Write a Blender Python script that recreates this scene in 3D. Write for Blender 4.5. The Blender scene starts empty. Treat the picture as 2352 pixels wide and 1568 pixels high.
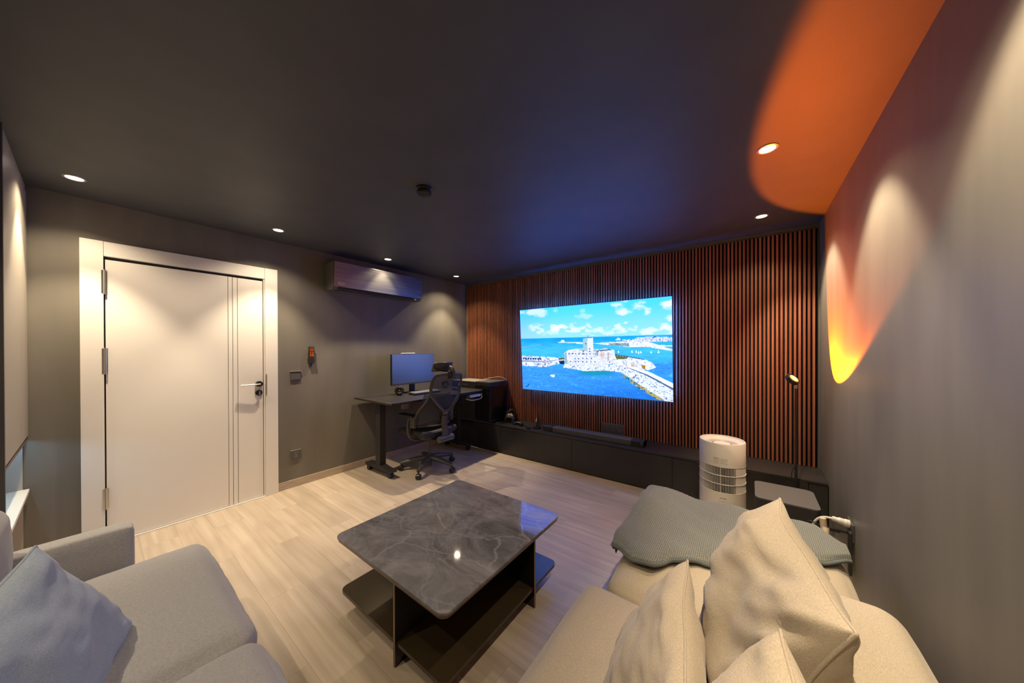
import bpy, bmesh, math, random
import numpy as np
from mathutils import Vector, Matrix, noise
random.seed(7)
SC = bpy.context.scene
COL = SC.collection
PI = math.pi
S_ = 1.40/1.35
RX = 4.2135; CZ = 2.466; TVY = 3.725; BACKY = -1.25

# ------------------------------------------------------------------ camera
cam = bpy.data.cameras.new('camera'); camo = bpy.data.objects.new('camera', cam); COL.objects.link(camo)
cam.sensor_width = 36; cam.lens = 726.621*36/2352; cam.shift_y = 20.9/2352; cam.clip_start = .02
yaw, pitch, roll = -0.6428, -0.0036, -0.0028
fw = Vector((math.sin(yaw), math.cos(yaw), 0)); rt = Vector((math.cos(yaw), -math.sin(yaw), 0)); up = Vector((0, 0, 1))
fw2 = fw*math.cos(pitch)+up*math.sin(pitch); up2 = up*math.cos(pitch)-fw*math.sin(pitch)
rt3 = rt*math.cos(roll)+up2*math.sin(roll); up3 = up2*math.cos(roll)-rt*math.sin(roll)
camo.matrix_world = Matrix(((rt3.x, up3.x, -fw2.x, 3.7318), (rt3.y, up3.y, -fw2.y, 0), (rt3.z, up3.z, -fw2.z, 1.4), (0, 0, 0, 1)))
SC.camera = camo

# ------------------------------------------------------------------ world, exposure
w = bpy.data.worlds.new('world'); SC.world = w; w.use_nodes = True
w.node_tree.nodes['Background'].inputs[0].default_value = (.5, .6, 1, 1)
w.node_tree.nodes['Background'].inputs[1].default_value = 0.0
SC.view_settings.view_transform = 'Standard'; SC.view_settings.look = 'None'
SC.view_settings.gamma = 1; SC.view_settings.use_curve_mapping = False
SC.view_settings.exposure = 0.0
SC.cycles.max_bounces = 8; SC.cycles.diffuse_bounces = 5; SC.cycles.glossy_bounces = 4
SC.cycles.sample_clamp_indirect = 6
SC.cycles.caustics_reflective = False; SC.cycles.caustics_refractive = False

# light levels
WARM = (1.0, .79, .53)
P_LEFT, P_RIGHT, P_SOFA = (100.0, 34.0), (120.0, 22.0), (80.0, 42.0)
P_SUN = 250.0
TV_GAIN = 1.0
P_NICHE = 15.0

# ------------------------------------------------------------------ materials
def mat(name, col=(.5, .5, .5), rough=.5, metal=0, spec=.5, coat=0, emit=None, estr=0):
    m = bpy.data.materials.new(name); m.use_nodes = True
    b = m.node_tree.nodes['Principled BSDF']
    b.inputs['Base Color'].default_value = (*col, 1); b.inputs['Roughness'].default_value = rough
    b.inputs['Metallic'].default_value = metal; b.inputs['Specular IOR Level'].default_value = spec
    b.inputs['Coat Weight'].default_value = coat
    if emit: b.inputs['Emission Color'].default_value = (*emit, 1); b.inputs['Emission Strength'].default_value = estr
    return m
def nodes(m):
    return m.node_tree.nodes, m.node_tree.links, m.node_tree.nodes['Principled BSDF']
def add_noise(m, scale=30, c1=(.4, .4, .4), c2=(.5, .5, .5), bump=.0, stretch=(1, 1, 1), detail=4, lo=.35, hi=.65, dist=.01, bscale=None, obj=True):
    N, Lk, b = nodes(m)
    tc = N.new('ShaderNodeTexCoord'); mp = N.new('ShaderNodeMapping'); mp.inputs['Scale'].default_value = stretch
    Lk.new(tc.outputs['Object'], mp.inputs[0])
    n = N.new('ShaderNodeTexNoise'); n.inputs['Scale'].default_value = scale; n.inputs['Detail'].default_value = detail
    Lk.new(mp.outputs[0], n.inputs['Vector'])
    r = N.new('ShaderNodeValToRGB'); r.color_ramp.elements[0].position = lo; r.color_ramp.elements[1].position = hi
    r.color_ramp.elements[0].color = (*c1, 1); r.color_ramp.elements[1].color = (*c2, 1)
    Lk.new(n.outputs['Fac'], r.inputs[0]); Lk.new(r.outputs[0], b.inputs['Base Color'])
    if bump:
        n2 = n
        if bscale:
            n2 = N.new('ShaderNodeTexNoise'); n2.inputs['Scale'].default_value = bscale; n2.inputs['Detail'].default_value = 3
            Lk.new(mp.outputs[0], n2.inputs['Vector'])
        bp = N.new('ShaderNodeBump'); bp.inputs['Strength'].default_value = bump; bp.inputs['Distance'].default_value = dist
        Lk.new(n2.outputs['Fac'], bp.inputs['Height']); Lk.new(bp.outputs[0], b.inputs['Normal'])
    return m, r
def fabric(name, c1, c2, scale=260, bump=.35):
    m = mat(name, c1, .92, spec=.15)
    N, Lk, b = nodes(m)
    b.inputs['Sheen Weight'].default_value = .25; b.inputs['Sheen Roughness'].default_value = .5
    tc = N.new('ShaderNodeTexCoord')
    mp = N.new('ShaderNodeMapping'); mp.inputs['Scale'].default_value = (1, .35, 1); Lk.new(tc.outputs['Object'], mp.inputs[0])
    n = N.new('ShaderNodeTexNoise'); n.inputs['Scale'].default_value = scale; n.inputs['Detail'].default_value = 3; Lk.new(mp.outputs[0], n.inputs['Vector'])
    n2 = N.new('ShaderNodeTexNoise'); n2.inputs['Scale'].default_value = 5; n2.inputs['Detail'].default_value = 5; Lk.new(tc.outputs['Object'], n2.inputs['Vector'])
    r = N.new('ShaderNodeValToRGB'); r.color_ramp.elements[0].position = .3; r.color_ramp.elements[1].position = .72
    r.color_ramp.elements[0].color = (*c1, 1); r.color_ramp.elements[1].color = (*c2, 1); Lk.new(n.outputs['Fac'], r.inputs[0])
    mx = N.new('ShaderNodeMix'); mx.data_type = 'RGBA'; mx.blend_type = 'MULTIPLY'; mx.inputs[0].default_value = .25
    Lk.new(r.outputs[0], mx.inputs[6]); Lk.new(n2.outputs['Color'], mx.inputs[7])
    Lk.new(r.outputs[0], b.inputs['Base Color'])
    bp = N.new('ShaderNodeBump'); bp.inputs['Strength'].default_value = bump; bp.inputs['Distance'].default_value = .002
    Lk.new(n.outputs['Fac'], bp.inputs['Height']); Lk.new(bp.outputs[0], b.inputs['Normal'])
    return m

M = {}
M['wall'] = add_noise(mat('wall_paint', (.16, .155, .145), .5, spec=.4), 6, (.160, .150, .128), (.188, .176, .150), .05, (1, 1, .18), bscale=90, dist=.002)[0]
M['ceil'] = add_noise(mat('ceiling_paint', (.11, .11, .11), .54, spec=.42), 4, (.068, .073, .084), (.078, .083, .094), .03, bscale=120, dist=.002)[0]
M['back'] = mat('backing_felt', (.012, .012, .014), .9, spec=.1)
M['door'] = mat('door_lacquer', (.80, .78, .74), .38)
M['dark'] = mat('dark_gap', (.02, .02, .025), .8)
M['groove'] = mat('groove_metal', (.18, .18, .18), .45, .6)
M['chrome'] = mat('brushed_metal', (.62, .60, .57), .28, 1)
M['blackmetal'] = mat('black_metal', (.03, .028, .027), .35, .5)
M['cabinet'] = mat('cabinet_laminate', (.42, .39, .34), .38)
M['console'] = add_noise(mat('console_laminate', (.028, .027, .028), .38), 5, (.026, .025, .026), (.034, .032, .032))[0]
M['black'] = mat('black_plastic', (.018, .018, .020), .38)
M['blackm'] = mat('matte_black_plastic', (.022, .022, .024), .6)
M['gloss'] = mat('gloss_black', (.008, .008, .01), .06)
M['grey'] = mat('grey_plastic', (.10, .10, .105), .5)
M['chair'] = mat('chair_nylon', (.075, .070, .068), .34)
M['white'] = mat('white_plastic', (.70, .68, .62), .4)
M['acbody'] = add_noise(mat('ac_body', (.10, .095, .085), .34, .85), 40, (.16, .16, .16), (.22, .22, .22), .05, (1, .06, 1), dist=.001)[0]
M['acside'] = mat('ac_side', (.12, .115, .095), .45)
M['cable'] = mat('cable_black', (.015, .015, .015), .5)
M['cream'] = mat('cream_cable', (.62, .52, .36), .5)
M['copper'] = mat('copper_cone', (.75, .35, .18), .3, .8)
M['bronze'] = mat('bronze_edge', (.30, .21, .14), .35, .7)
M['glassb'] = mat('black_glass', (.012, .011, .010), .10, spec=.6)
M['shelfm'] = mat('shelf_metal', (.070, .052, .028), .24, .3, spec=.5)
M['screen'] = mat('monitor_screen', (.26, .28, .30), .27, .6)
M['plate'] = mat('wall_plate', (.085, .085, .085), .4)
M['cap'] = mat('keycaps', (.30, .32, .36), .4)
M['camo'] = add_noise(mat('camo_shell', (.3, .3, .2), .5), 90, (.05, .05, .04), (.42, .40, .24), lo=.45, hi=.55)[0]
M['label'] = mat('label_print', (.25, .22, .18), .6)
M['logo'] = mat('logo_silver', (.75, .72, .62), .35, .3)
M['beige'] = fabric('beige_sofa_fabric', (.42, .36, .275), (.56, .49, .385), 520)
M['beigep'] = fabric('beige_pillow_fabric', (.44, .375, .29), (.58, .505, .40), 480)
M['greyf'] = fabric('grey_sofa_fabric', (.33, .335, .345), (.46, .465, .475), 420, .25)
M['greyp'] = fabric('blue_grey_pillow_fabric', (.30, .38, .50), (.41, .50, .64), 420, .25)
M['lampw'] = mat('downlight_lens', (1, 1, 1), .5, emit=(1, .90, .74), estr=9)
M['trimr'] = mat('downlight_trim', (.45, .42, .38), .35, .5)
M['sunlens'] = mat('sunset_lens', (1, .6, .1), .3, emit=(1, .42, .02), estr=14)
M['sunhot'] = mat('sunset_lens_core', (1, .8, .3), .3, emit=(1, .8, .35), estr=14)
M['led'] = mat('led_strip', (1, 1, 1), .5, emit=(.32, .66, 1), estr=P_NICHE)
M['tvhalo'] = mat('added_tv_halo', (0, 0, 0), .5, emit=(.03, .20, 1), estr=130)  # added emitter that imitates the blue halo around the screen
M['standby'] = mat('indicator', (.5, .6, 1), .5, emit=(.35, .45, 1), estr=1.5)
M['strip'] = mat('power_strip_white', (.55, .62, .75), .35)

# slat wood: grain + per-slat tone
m = M['slat'] = mat('walnut_slat', (.14, .05, .025), .42); N, Lk, b = nodes(m)
tc = N.new('ShaderNodeTexCoord'); oi = N.new('ShaderNodeObjectInfo'); mp = N.new('ShaderNodeMapping'); mp.inputs['Scale'].default_value = (60, 60, 1.3)
ad = N.new('ShaderNodeVectorMath'); ad.operation = 'ADD'; cx = N.new('ShaderNodeCombineXYZ')
ml = N.new('ShaderNodeMath'); ml.operation = 'MULTIPLY'; ml.inputs[1].default_value = 50; Lk.new(oi.outputs['Random'], ml.inputs[0]); Lk.new(ml.outputs[0], cx.inputs[2])
Lk.new(tc.outputs['Object'], ad.inputs[0]); Lk.new(cx.outputs[0], ad.inputs[1]); Lk.new(ad.outputs[0], mp.inputs[0])
n = N.new('ShaderNodeTexNoise'); n.inputs['Scale'].default_value = 1.0; n.inputs['Detail'].default_value = 6; Lk.new(mp.outputs[0], n.inputs['Vector'])
r = N.new('ShaderNodeValToRGB'); r.color_ramp.elements[0].position = .3; r.color_ramp.elements[1].position = .7
r.color_ramp.elements[0].color = (.235, .076, .036, 1); r.color_ramp.elements[1].color = (.42, .155, .075, 1)
Lk.new(n.outputs['Fac'], r.inputs[0])
hv = N.new('ShaderNodeHueSaturation'); mr = N.new('ShaderNodeMapRange'); mr.inputs[3].default_value = .75; mr.inputs[4].default_value = 1.2
Lk.new(oi.outputs['Random'], mr.inputs[0]); Lk.new(mr.outputs[0], hv.inputs['Value']); Lk.new(r.outputs[0], hv.inputs['Color']); Lk.new(hv.outputs[0], b.inputs['Base Color'])

# floor wood: planks along x
m = M['floor'] = mat('oak_plank', (.5, .42, .33), .36, spec=.4); N, Lk, b = nodes(m)
tc = N.new('ShaderNodeTexCoord'); oi = N.new('ShaderNodeObjectInfo'); ge = N.new('ShaderNodeNewGeometry')
ml = N.new('ShaderNodeMath'); ml.operation = 'MULTIPLY'; ml.inputs[1].default_value = 37; Lk.new(oi.outputs['Random'], ml.inputs[0])
cx = N.new('ShaderNodeCombineXYZ'); Lk.new(ml.outputs[0], cx.inputs[0]); Lk.new(ml.outputs[0], cx.inputs[1])
ad = N.new('ShaderNodeVectorMath'); ad.operation = 'ADD'; Lk.new(ge.outputs['Position'], ad.inputs[0]); Lk.new(cx.outputs[0], ad.inputs[1])
mp = N.new('ShaderNodeMapping'); mp.inputs['Scale'].default_value = (.55, 11, 1); Lk.new(ad.outputs[0], mp.inputs[0])
n = N.new('ShaderNodeTexNoise'); n.inputs['Scale'].default_value = 2.2; n.inputs['Detail'].default_value = 8; n.inputs['Distortion'].default_value = .25; Lk.new(mp.outputs[0], n.inputs['Vector'])
wv = N.new('ShaderNodeTexWave'); wv.wave_type = 'RINGS'; wv.rings_direction = 'Y'; wv.inputs['Scale'].default_value = 1.6; wv.inputs['Distortion'].default_value = 5; wv.inputs['Detail'].default_value = 3; wv.inputs['Detail Scale'].default_value = .6
mp2 = N.new('ShaderNodeMapping'); mp2.inputs['Scale'].default_value = (.35, 6, 1); Lk.new(ad.outputs[0], mp2.inputs[0]); Lk.new(mp2.outputs[0], wv.inputs['Vector'])
r = N.new('ShaderNodeValToRGB'); r.color_ramp.elements[0].position = .3; r.color_ramp.elements[1].position = .72
r.color_ramp.elements[0].color = (.47, .385, .295, 1); r.color_ramp.elements[1].color = (.63, .54, .435, 1); Lk.new(n.outputs['Fac'], r.inputs[0])
mx = N.new('ShaderNodeMix'); mx.data_type = 'RGBA'; mx.blend_type = 'MULTIPLY'; mx.inputs[0].default_value = .12
r2 = N.new('ShaderNodeValToRGB'); r2.color_ramp.elements[0].position = 0; r2.color_ramp.elements[0].color = (.55, .5, .45, 1); r2.color_ramp.elements[1].position = .35; r2.color_ramp.elements[1].color = (1, 1, 1, 1)
Lk.new(wv.outputs['Fac'], r2.inputs[0]); Lk.new(r.outputs[0], mx.inputs[6]); Lk.new(r2.outputs[0], mx.inputs[7])
hv = N.new('ShaderNodeHueSaturation'); mr = N.new('ShaderNodeMapRange'); mr.inputs[3].default_value = .90; mr.inputs[4].default_value = 1.08
Lk.new(oi.outputs['Random'], mr.inputs[0]); Lk.new(mr.outputs[0], hv.inputs['Value']); Lk.new(mx.outputs[2], hv.inputs['Color']); Lk.new(hv.outputs[0], b.inputs['Base Color'])
bp_ = N.new('ShaderNodeBump'); bp_.inputs['Strength'].default_value = .12; bp_.inputs['Distance'].default_value = .002; Lk.new(n.outputs['Fac'], bp_.inputs['Height']); Lk.new(bp_.outputs[0], b.inputs['Normal'])
M['basew'] = add_noise(mat('baseboard_wood', (.5, .42, .34), .4), 8, (.40, .33, .26), (.52, .44, .36), 0, (1, 1, 12))[0]

# marble
m = M['marble'] = mat('grey_marble', (.12, .12, .125), .05, spec=.30); N, Lk, b = nodes(m); b.inputs['Coat Roughness'].default_value = .03
ge = N.new('ShaderNodeNewGeometry'); mp = N.new('ShaderNodeMapping'); mp.inputs['Rotation'].default_value = (0, 0, .35); mp.inputs['Scale'].default_value = (1, 1.6, 1)
Lk.new(ge.outputs['Position'], mp.inputs[0])
nz = N.new('ShaderNodeTexNoise'); nz.inputs['Scale'].default_value = 2.3; nz.inputs['Detail'].default_value = 9; nz.inputs['Roughness'].default_value = .74; nz.inputs['Distortion'].default_value = 1.1; Lk.new(mp.outputs[0], nz.inputs['Vector'])
r = N.new('ShaderNodeValToRGB'); e = r.color_ramp.elements; e[0].position = .32; e[0].color = (.105, .104, .106, 1); e[1].position = .68; e[1].color = (.36, .36, .37, 1)
Lk.new(nz.outputs['Fac'], r.inputs[0])
def vein(scale, dist, w0, loc, sx=1):
    mpv = N.new('ShaderNodeMapping'); mpv.inputs['Location'].default_value = loc; mpv.inputs['Scale'].default_value = (sx, 1, 1); mpv.inputs['Rotation'].default_value = (0, 0, .7)
    nd = N.new('ShaderNodeTexNoise'); nd.inputs['Scale'].default_value = 3.0; nd.inputs['Detail'].default_value = 6
    Lk.new(ge.outputs['Position'], nd.inputs['Vector'])
    va = N.new('ShaderNodeVectorMath'); va.operation = 'SCALE'; va.inputs['Scale'].default_value = dist; Lk.new(nd.outputs['Color'], va.inputs[0])
    vb = N.new('ShaderNodeVectorMath'); vb.operation = 'ADD'; Lk.new(ge.outputs['Position'], vb.inputs[0]); Lk.new(va.outputs[0], vb.inputs[1]); Lk.new(vb.outputs[0], mpv.inputs[0])
    vo = N.new('ShaderNodeTexVoronoi'); vo.feature = 'DISTANCE_TO_EDGE'; vo.inputs['Scale'].default_value = scale; Lk.new(mpv.outputs[0], vo.inputs['Vector'])
    rr = N.new('ShaderNodeValToRGB'); rr.color_ramp.elements[0].position = 0; rr.color_ramp.elements[0].color = (1, 1, 1, 1); rr.color_ramp.elements[1].position = w0; rr.color_ramp.elements[1].color = (0, 0, 0, 1)
    Lk.new(vo.outputs['Distance'], rr.inputs[0]); return rr
v1 = vein(2.6, .30, .014, (.3, .1, 0), .45); v2 = vein(5.2, .42, .030, (1.3, .7, 0), .6)
n3 = N.new('ShaderNodeTexNoise'); n3.inputs['Scale'].default_value = 3.5; Lk.new(ge.outputs['Position'], n3.inputs['Vector'])
mm = N.new('ShaderNodeMath'); mm.operation = 'MULTIPLY'; Lk.new(v2.outputs[0], mm.inputs[0]); Lk.new(n3.outputs['Fac'], mm.inputs[1])
mm2 = N.new('ShaderNodeMath'); mm2.operation = 'MULTIPLY'; mm2.inputs[1].default_value = 1.1; Lk.new(mm.outputs[0], mm2.inputs[0])
mxx = N.new('ShaderNodeMath'); mxx.operation = 'MAXIMUM'; Lk.new(v1.outputs[0], mxx.inputs[0]); Lk.new(mm2.outputs[0], mxx.inputs[1])
mfac = N.new('ShaderNodeMath'); mfac.operation = 'MULTIPLY'; mfac.inputs[1].default_value = .5; Lk.new(mxx.outputs[0], mfac.inputs[0])
mc = N.new('ShaderNodeMix'); mc.data_type = 'RGBA'; Lk.new(mfac.outputs[0], mc.inputs[0]); Lk.new(r.outputs[0], mc.inputs[6]); mc.inputs[7].default_value = (.42, .42, .44, 1)
Lk.new(mc.outputs[2], b.inputs['Base Color'])

# knitted throw: herringbone weave
m = M['throw'] = mat('knit_throw', (.2, .22, .22), .95, spec=.1); N, Lk, b = nodes(m); b.inputs['Sheen Weight'].default_value = .3
tc = N.new('ShaderNodeTexCoord')
sp = N.new('ShaderNodeSeparateXYZ'); Lk.new(tc.outputs['UV'], sp.inputs[0])
w1 = N.new('ShaderNodeTexWave'); w1.bands_direction = 'X'; w1.inputs['Scale'].default_value = 40; w1.inputs['Distortion'].default_value = 1.2; w1.inputs['Detail Scale'].default_value = 4
w2 = N.new('ShaderNodeTexWave'); w2.bands_direction = 'DIAGONAL'; w2.inputs['Scale'].default_value = 62; w2.inputs['Distortion'].default_value = 2.0
Lk.new(tc.outputs['UV'], w1.inputs['Vector']); Lk.new(tc.outputs['UV'], w2.inputs['Vector'])
mu = N.new('ShaderNodeMath'); mu.operation = 'MULTIPLY'; Lk.new(w1.outputs['Fac'], mu.inputs[0]); Lk.new(w2.outputs['Fac'], mu.inputs[1])
nn = N.new('ShaderNodeTexNoise'); nn.inputs['Scale'].default_value = 160; Lk.new(tc.outputs['UV'], nn.inputs['Vector'])
r = N.new('ShaderNodeValToRGB'); e = r.color_ramp.elements; e[0].position = .08; e[0].color = (.135, .160, .165, 1); e[1].position = .75; e[1].color = (.34, .325, .25, 1); Lk.new(mu.outputs[0], r.inputs[0])
mx = N.new('ShaderNodeMix'); mx.data_type = 'RGBA'; mx.blend_type = 'OVERLAY'; mx.inputs[0].default_value = .6; Lk.new(r.outputs[0], mx.inputs[6]); Lk.new(nn.outputs['Fac'], mx.inputs[7]); Lk.new(mx.outputs[2], b.inputs['Base Color'])
bb = N.new('ShaderNodeBump'); bb.inputs['Strength'].default_value = .5; bb.inputs['Distance'].default_value = .003; Lk.new(mu.outputs[0], bb.inputs['Height']); Lk.new(bb.outputs[0], b.inputs['Normal'])

# chair mesh (woven, half see-through)
m = M['mesh'] = mat('chair_mesh', (.030, .040, .062), .45); N, Lk, b = nodes(m)
tc = N.new('ShaderNodeTexCoord'); ck = N.new('ShaderNodeTexChecker'); ck.inputs['Scale'].default_value = 420; Lk.new(tc.outputs['Object'], ck.inputs['Vector'])
mr = N.new('ShaderNodeMapRange'); mr.inputs[3].default_value = .55; mr.inputs[4].default_value = .9; Lk.new(ck.outputs['Fac'], mr.inputs[0]); Lk.new(mr.outputs[0], b.inputs['Alpha'])

# TV picture: vertex colours carry the flat picture the screen shows
m = M['tv'] = bpy.data.materials.new('tv_picture'); m.use_nodes = True; N = m.node_tree.nodes; Lk = m.node_tree.links; N.clear()
o = N.new('ShaderNodeOutputMaterial'); em = N.new('ShaderNodeEmission'); at = N.new('ShaderNodeAttribute'); at.attribute_name = 'picture'
Lk.new(at.outputs['Color'], em.inputs[0]); em.inputs[1].default_value = TV_GAIN; Lk.new(em.outputs[0], o.inputs[0])

# ------------------------------------------------------------------ helpers
def thing(name, label, cat, loc=(0, 0, 0), group=None, rotz=0):
    o = bpy.data.objects.new(name, None); COL.objects.link(o); o.location = loc; o.rotation_euler = (0, 0, rotz)
    o.empty_display_size = .05; o['label'] = label; o['category'] = cat; o['wl'] = tuple(loc)
    if group: o['group'] = group
    return o
def obj(name, bm, m, parent=None, smooth=False, local=False, bev=0, angle=35):
    """bmesh in room coordinates -> one object; moved into its parent's frame unless local"""
    if isinstance(bm, bpy.types.Mesh): me = bm
    else:
        if bev: bmesh.ops.bevel(bm, geom=[e for e in bm.edges], offset=bev, segments=2, profile=.6, affect='EDGES', clamp_overlap=True)
        bmesh.ops.recalc_face_normals(bm, faces=bm.faces)
        me = bpy.data.meshes.new(name); bm.to_mesh(me); bm.free()
    if m is not None and not me.materials: me.materials.append(m)
    o = bpy.data.objects.new(name, me); COL.objects.link(o)
    off = Vector((0, 0, 0))
    if parent is not None:
        o.parent = parent; off = Vector(parent['wl']); o['wl'] = tuple(off)
        if not local: me.transform(Matrix.Translation(-off))
    else: o['wl'] = (0., 0., 0.)
    if smooth:
        for p in me.polygons: p.use_smooth = True
        if angle < 180:
            try: me.set_sharp_from_angle(angle=math.radians(angle))
            except Exception: pass
    return o
def tag(o, label, cat, group=None):
    o['label'] = label; o['category'] = cat
    if group: o['group'] = group
    return o
def struct(name, bm, m, **k):
    o = obj(name, bm, m, **k); o['kind'] = 'structure'; return o
def box(x0, x1, y0, y1, z0, z1, bm=None):
    bm = bm or bmesh.new()
    vs = [bm.verts.new(p) for p in ((x0, y0, z0), (x1, y0, z0), (x1, y1, z0), (x0, y1, z0), (x0, y0, z1), (x1, y0, z1), (x1, y1, z1), (x0, y1, z1))]
    for f in ((3, 2, 1, 0), (4, 5, 6, 7), (0, 1, 5, 4), (1, 2, 6, 5), (2, 3, 7, 6), (3, 0, 4, 7)): bm.faces.new([vs[i] for i in f])
    return bm
def frame_of(d):
    d = Vector(d).normalized(); a = Vector((0, 0, 1)) if abs(d.z) < .9 else Vector((1, 0, 0))
    u = d.cross(a).normalized(); return u, d.cross(u).normalized(), d
def tube(pts, r, n=10, bm=None, closed=False, ry=None, upv=None, caps=True):
    """sweep; r scalar or per-point; elliptical with ry; upv keeps the section upright"""
    bm = bm or bmesh.new(); pts = [Vector(p) for p in pts]; R = []
    for i, p in enumerate(pts):
        a = pts[i-1] if i or closed else p; b_ = pts[(i+1) % len(pts)] if i < len(pts)-1 or closed else p
        d = (b_-a).normalized()
        if upv is not None: v = Vector(upv); u = d.cross(v).normalized(); v = u.cross(d).normalized()
        else: u, v, _ = frame_of(d)
        if i and upv is None:
            u = (pu - d*pu.dot(d)).normalized(); v = d.cross(u).normalized()
        pu = u
        rx = r[i] if isinstance(r, (list, tuple)) else r; rr = (ry[i] if isinstance(ry, (list, tuple)) else ry) if ry else rx
        R.append([bm.verts.new(p+u*rx*math.cos(2*PI*k/n)+v*rr*math.sin(2*PI*k/n)) for k in range(n)])
    L = len(R)
    for i in range(L if closed else L-1):
        A, B = R[i], R[(i+1) % L]
        for k in range(n): bm.faces.new((A[k], A[(k+1) % n], B[(k+1) % n], B[k]))
    if not closed and caps: bm.faces.new(R[0][::-1]); bm.faces.new(R[-1])
    return bm
def cyl(c, r, h, n=24, bm=None, axis=(0, 0, 1), r2=None):
    c = Vector(c); a = Vector(axis).normalized(); return tube([c, c+a*h], [r, r if r2 is None else r2], n, bm)
def lathe(prof, c=(0, 0, 0), n=32, bm=None, axis=(0, 0, 1)):
    """prof: list of (r, h); open ends at r=0 are closed"""
    bm = bm or bmesh.new(); u, v, d = frame_of(axis); c = Vector(c); rings = []
    for (r, h) in prof:
        if r < 1e-6: rings.append([bm.verts.new(c+d*h)])
        else: rings.append([bm.verts.new(c+d*h+u*r*math.cos(2*PI*k/n)+v*r*math.sin(2*PI*k/n)) for k in range(n)])
    for A, B in zip(rings, rings[1:]):
        for k in range(n):
            j = (k+1) % n
            if len(A) == 1 and len(B) == 1: continue
            if len(A) == 1: bm.faces.new((A[0], B[k], B[j]))
            elif len(B) == 1: bm.faces.new((A[k], A[j], B[0]))
            else: bm.faces.new((A[k], A[j], B[j], B[k]))
    return bm
def prism(poly, z0, z1, bm=None, M_=None):
    """poly in xy -> extruded z0..z1, optional matrix"""
    bm = bm or bmesh.new(); n = len(poly)
    f = (lambda p: M_ @ Vector(p)) if M_ else Vector
    A = [bm.verts.new(f((p[0], p[1], z0))) for p in poly]; B = [bm.verts.new(f((p[0], p[1], z1))) for p in poly]
    bm.faces.new(A[::-1]); bm.faces.new(B)
    for i in range(n): j = (i+1) % n; bm.faces.new((A[i], A[j], B[j], B[i]))
    return bm
def rrect(x0, x1, y0, y1, r, n=6):
    P = []
    for cx_, cy_, a0 in ((x1-r, y1-r, 0), (x0+r, y1-r, 90), (x0+r, y0+r, 180), (x1-r, y0+r, 270)):
        for k in range(n+1):
            a = math.radians(a0+90*k/n); P.append((cx_+r*math.cos(a), cy_+r*math.sin(a)))
    return P
def rbox(c, h, r, n=22, puff=(0, 0), wr=0, seed=0, fn=None):
    """soft rounded box: centre c, half sizes h, radius r, puff (top, sides), wrinkle amplitude"""
    bm = bmesh.new(); bmesh.ops.create_cube(bm, size=2)
    bmesh.ops.subdivide_edges(bm, edges=bm.edges[:], cuts=n, use_grid_fill=True)
    for v in bm.verts:
        p = v.co.copy()
        # pull the grid towards the edges so that the rounding gets loops
        p = Vector([math.copysign(abs(t)**.75, t) for t in p])
        P = Vector((p.x*h[0], p.y*h[1], p.z*h[2])); q = Vector([max(-(h[i]-r), min(h[i]-r, P[i])) for i in range(3)]); d = P-q
        co = q + (d.normalized()*r if d.length > 1e-9 else d)
        wx, wy, wz = 1-min(1, abs(p.x))**4, 1-min(1, abs(p.y))**4, 1-min(1, abs(p.z))**2
        co.z += math.copysign(puff[0]*wx*wy, p.z)*(1 if p.z > 0 else .3)*min(1, abs(p.z)*1.0)
        co.y += puff[1]*p.y*wx*wz; co.x += puff[1]*p.x*wy*wz
        if wr:
            nv = Vector(co)*7+Vector((seed, seed*2, 0)); k = noise.noise(nv)*.6+noise.noise(nv*2.7)*.3+noise.noise(Vector((nv.x*1.2, nv.y*6, nv.z*6)))*.25
            co += co.normalized()*wr*k
        if fn: co = fn(co, p)
        v.co = co+Vector(c)
    return bm
def pillow(c, U, V, hu, hv, T, seed=0, n=44, wr=.02, pinch=.10, sag=0, fn=None):
    """c centre; U, V in-plane axes; half sizes hu, hv; T half thickness"""
    U = Vector(U).normalized(); V = Vector(V); V = (V-U*V.dot(U)).normalized(); Nn = U.cross(V)
    bm = bmesh.new(); G = {}
    for s in (1, -1):
        for i in range(n+1):
            for j in range(n+1):
                u = math.sin((i/n-.5)*PI); v = math.sin((j/n-.5)*PI)
                e = i in (0, n) or j in (0, n)
                if e and s == -1: G[(s, i, j)] = G[(1, i, j)]; continue
                x = hu*u*(1-pinch*(1-v*v)*abs(u)**2); y = hv*v*(1-pinch*(1-u*u)*abs(v)**2)
                t = max(0, (1-u**2)*(1-v**2))**.42*T*(1+.12*math.cos(2*u)*math.cos(2*v))
                edge = min(1-abs(u), 1-abs(v))
                q = Vector((u*1.6+seed, v*1.6-seed, s*3.1))
                ang = math.atan2(v, u); rad = math.hypot(u, v)
                corner = max(0, rad-.62)
                k = noise.noise(q*1.0)*.8+noise.noise(q*2.3)*.5+noise.noise(Vector((ang*5+seed, rad*.8, s)))*1.6*corner*(1 if edge > .01 else 0)+abs(noise.noise(Vector((u*1.2+v*4+seed, v*1.2-u*2, s))))*.8
                t += wr*k*min(1, edge*6)
                P = Vector(c)+U*x+V*y+Nn*(s*t)
                P += Nn*wr*1.2*noise.noise(Vector((u*1.1+seed*3, v*1.1, 0)))
                P.z -= sag*(1-u*u)*max(0, v)
                if fn: P = fn(P, u, v, s)
                G[(s, i, j)] = bm.verts.new(P)
    for s in (1, -1):
        for i in range(n):
            for j in range(n):
                q = [G[(s, i, j)], G[(s, i+1, j)], G[(s, i+1, j+1)], G[(s, i, j+1)]]
                try: bm.faces.new(q if s == 1 else q[::-1])
                except ValueError: pass
    rim = [G[(1, i, 0)].co.copy() for i in range(n)]+[G[(1, n, j)].co.copy() for j in range(n)]+[G[(1, i, n)].co.copy() for i in range(n, 0, -1)]+[G[(1, 0, j)].co.copy() for j in range(n, 0, -1)]
    return bm, rim
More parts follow.
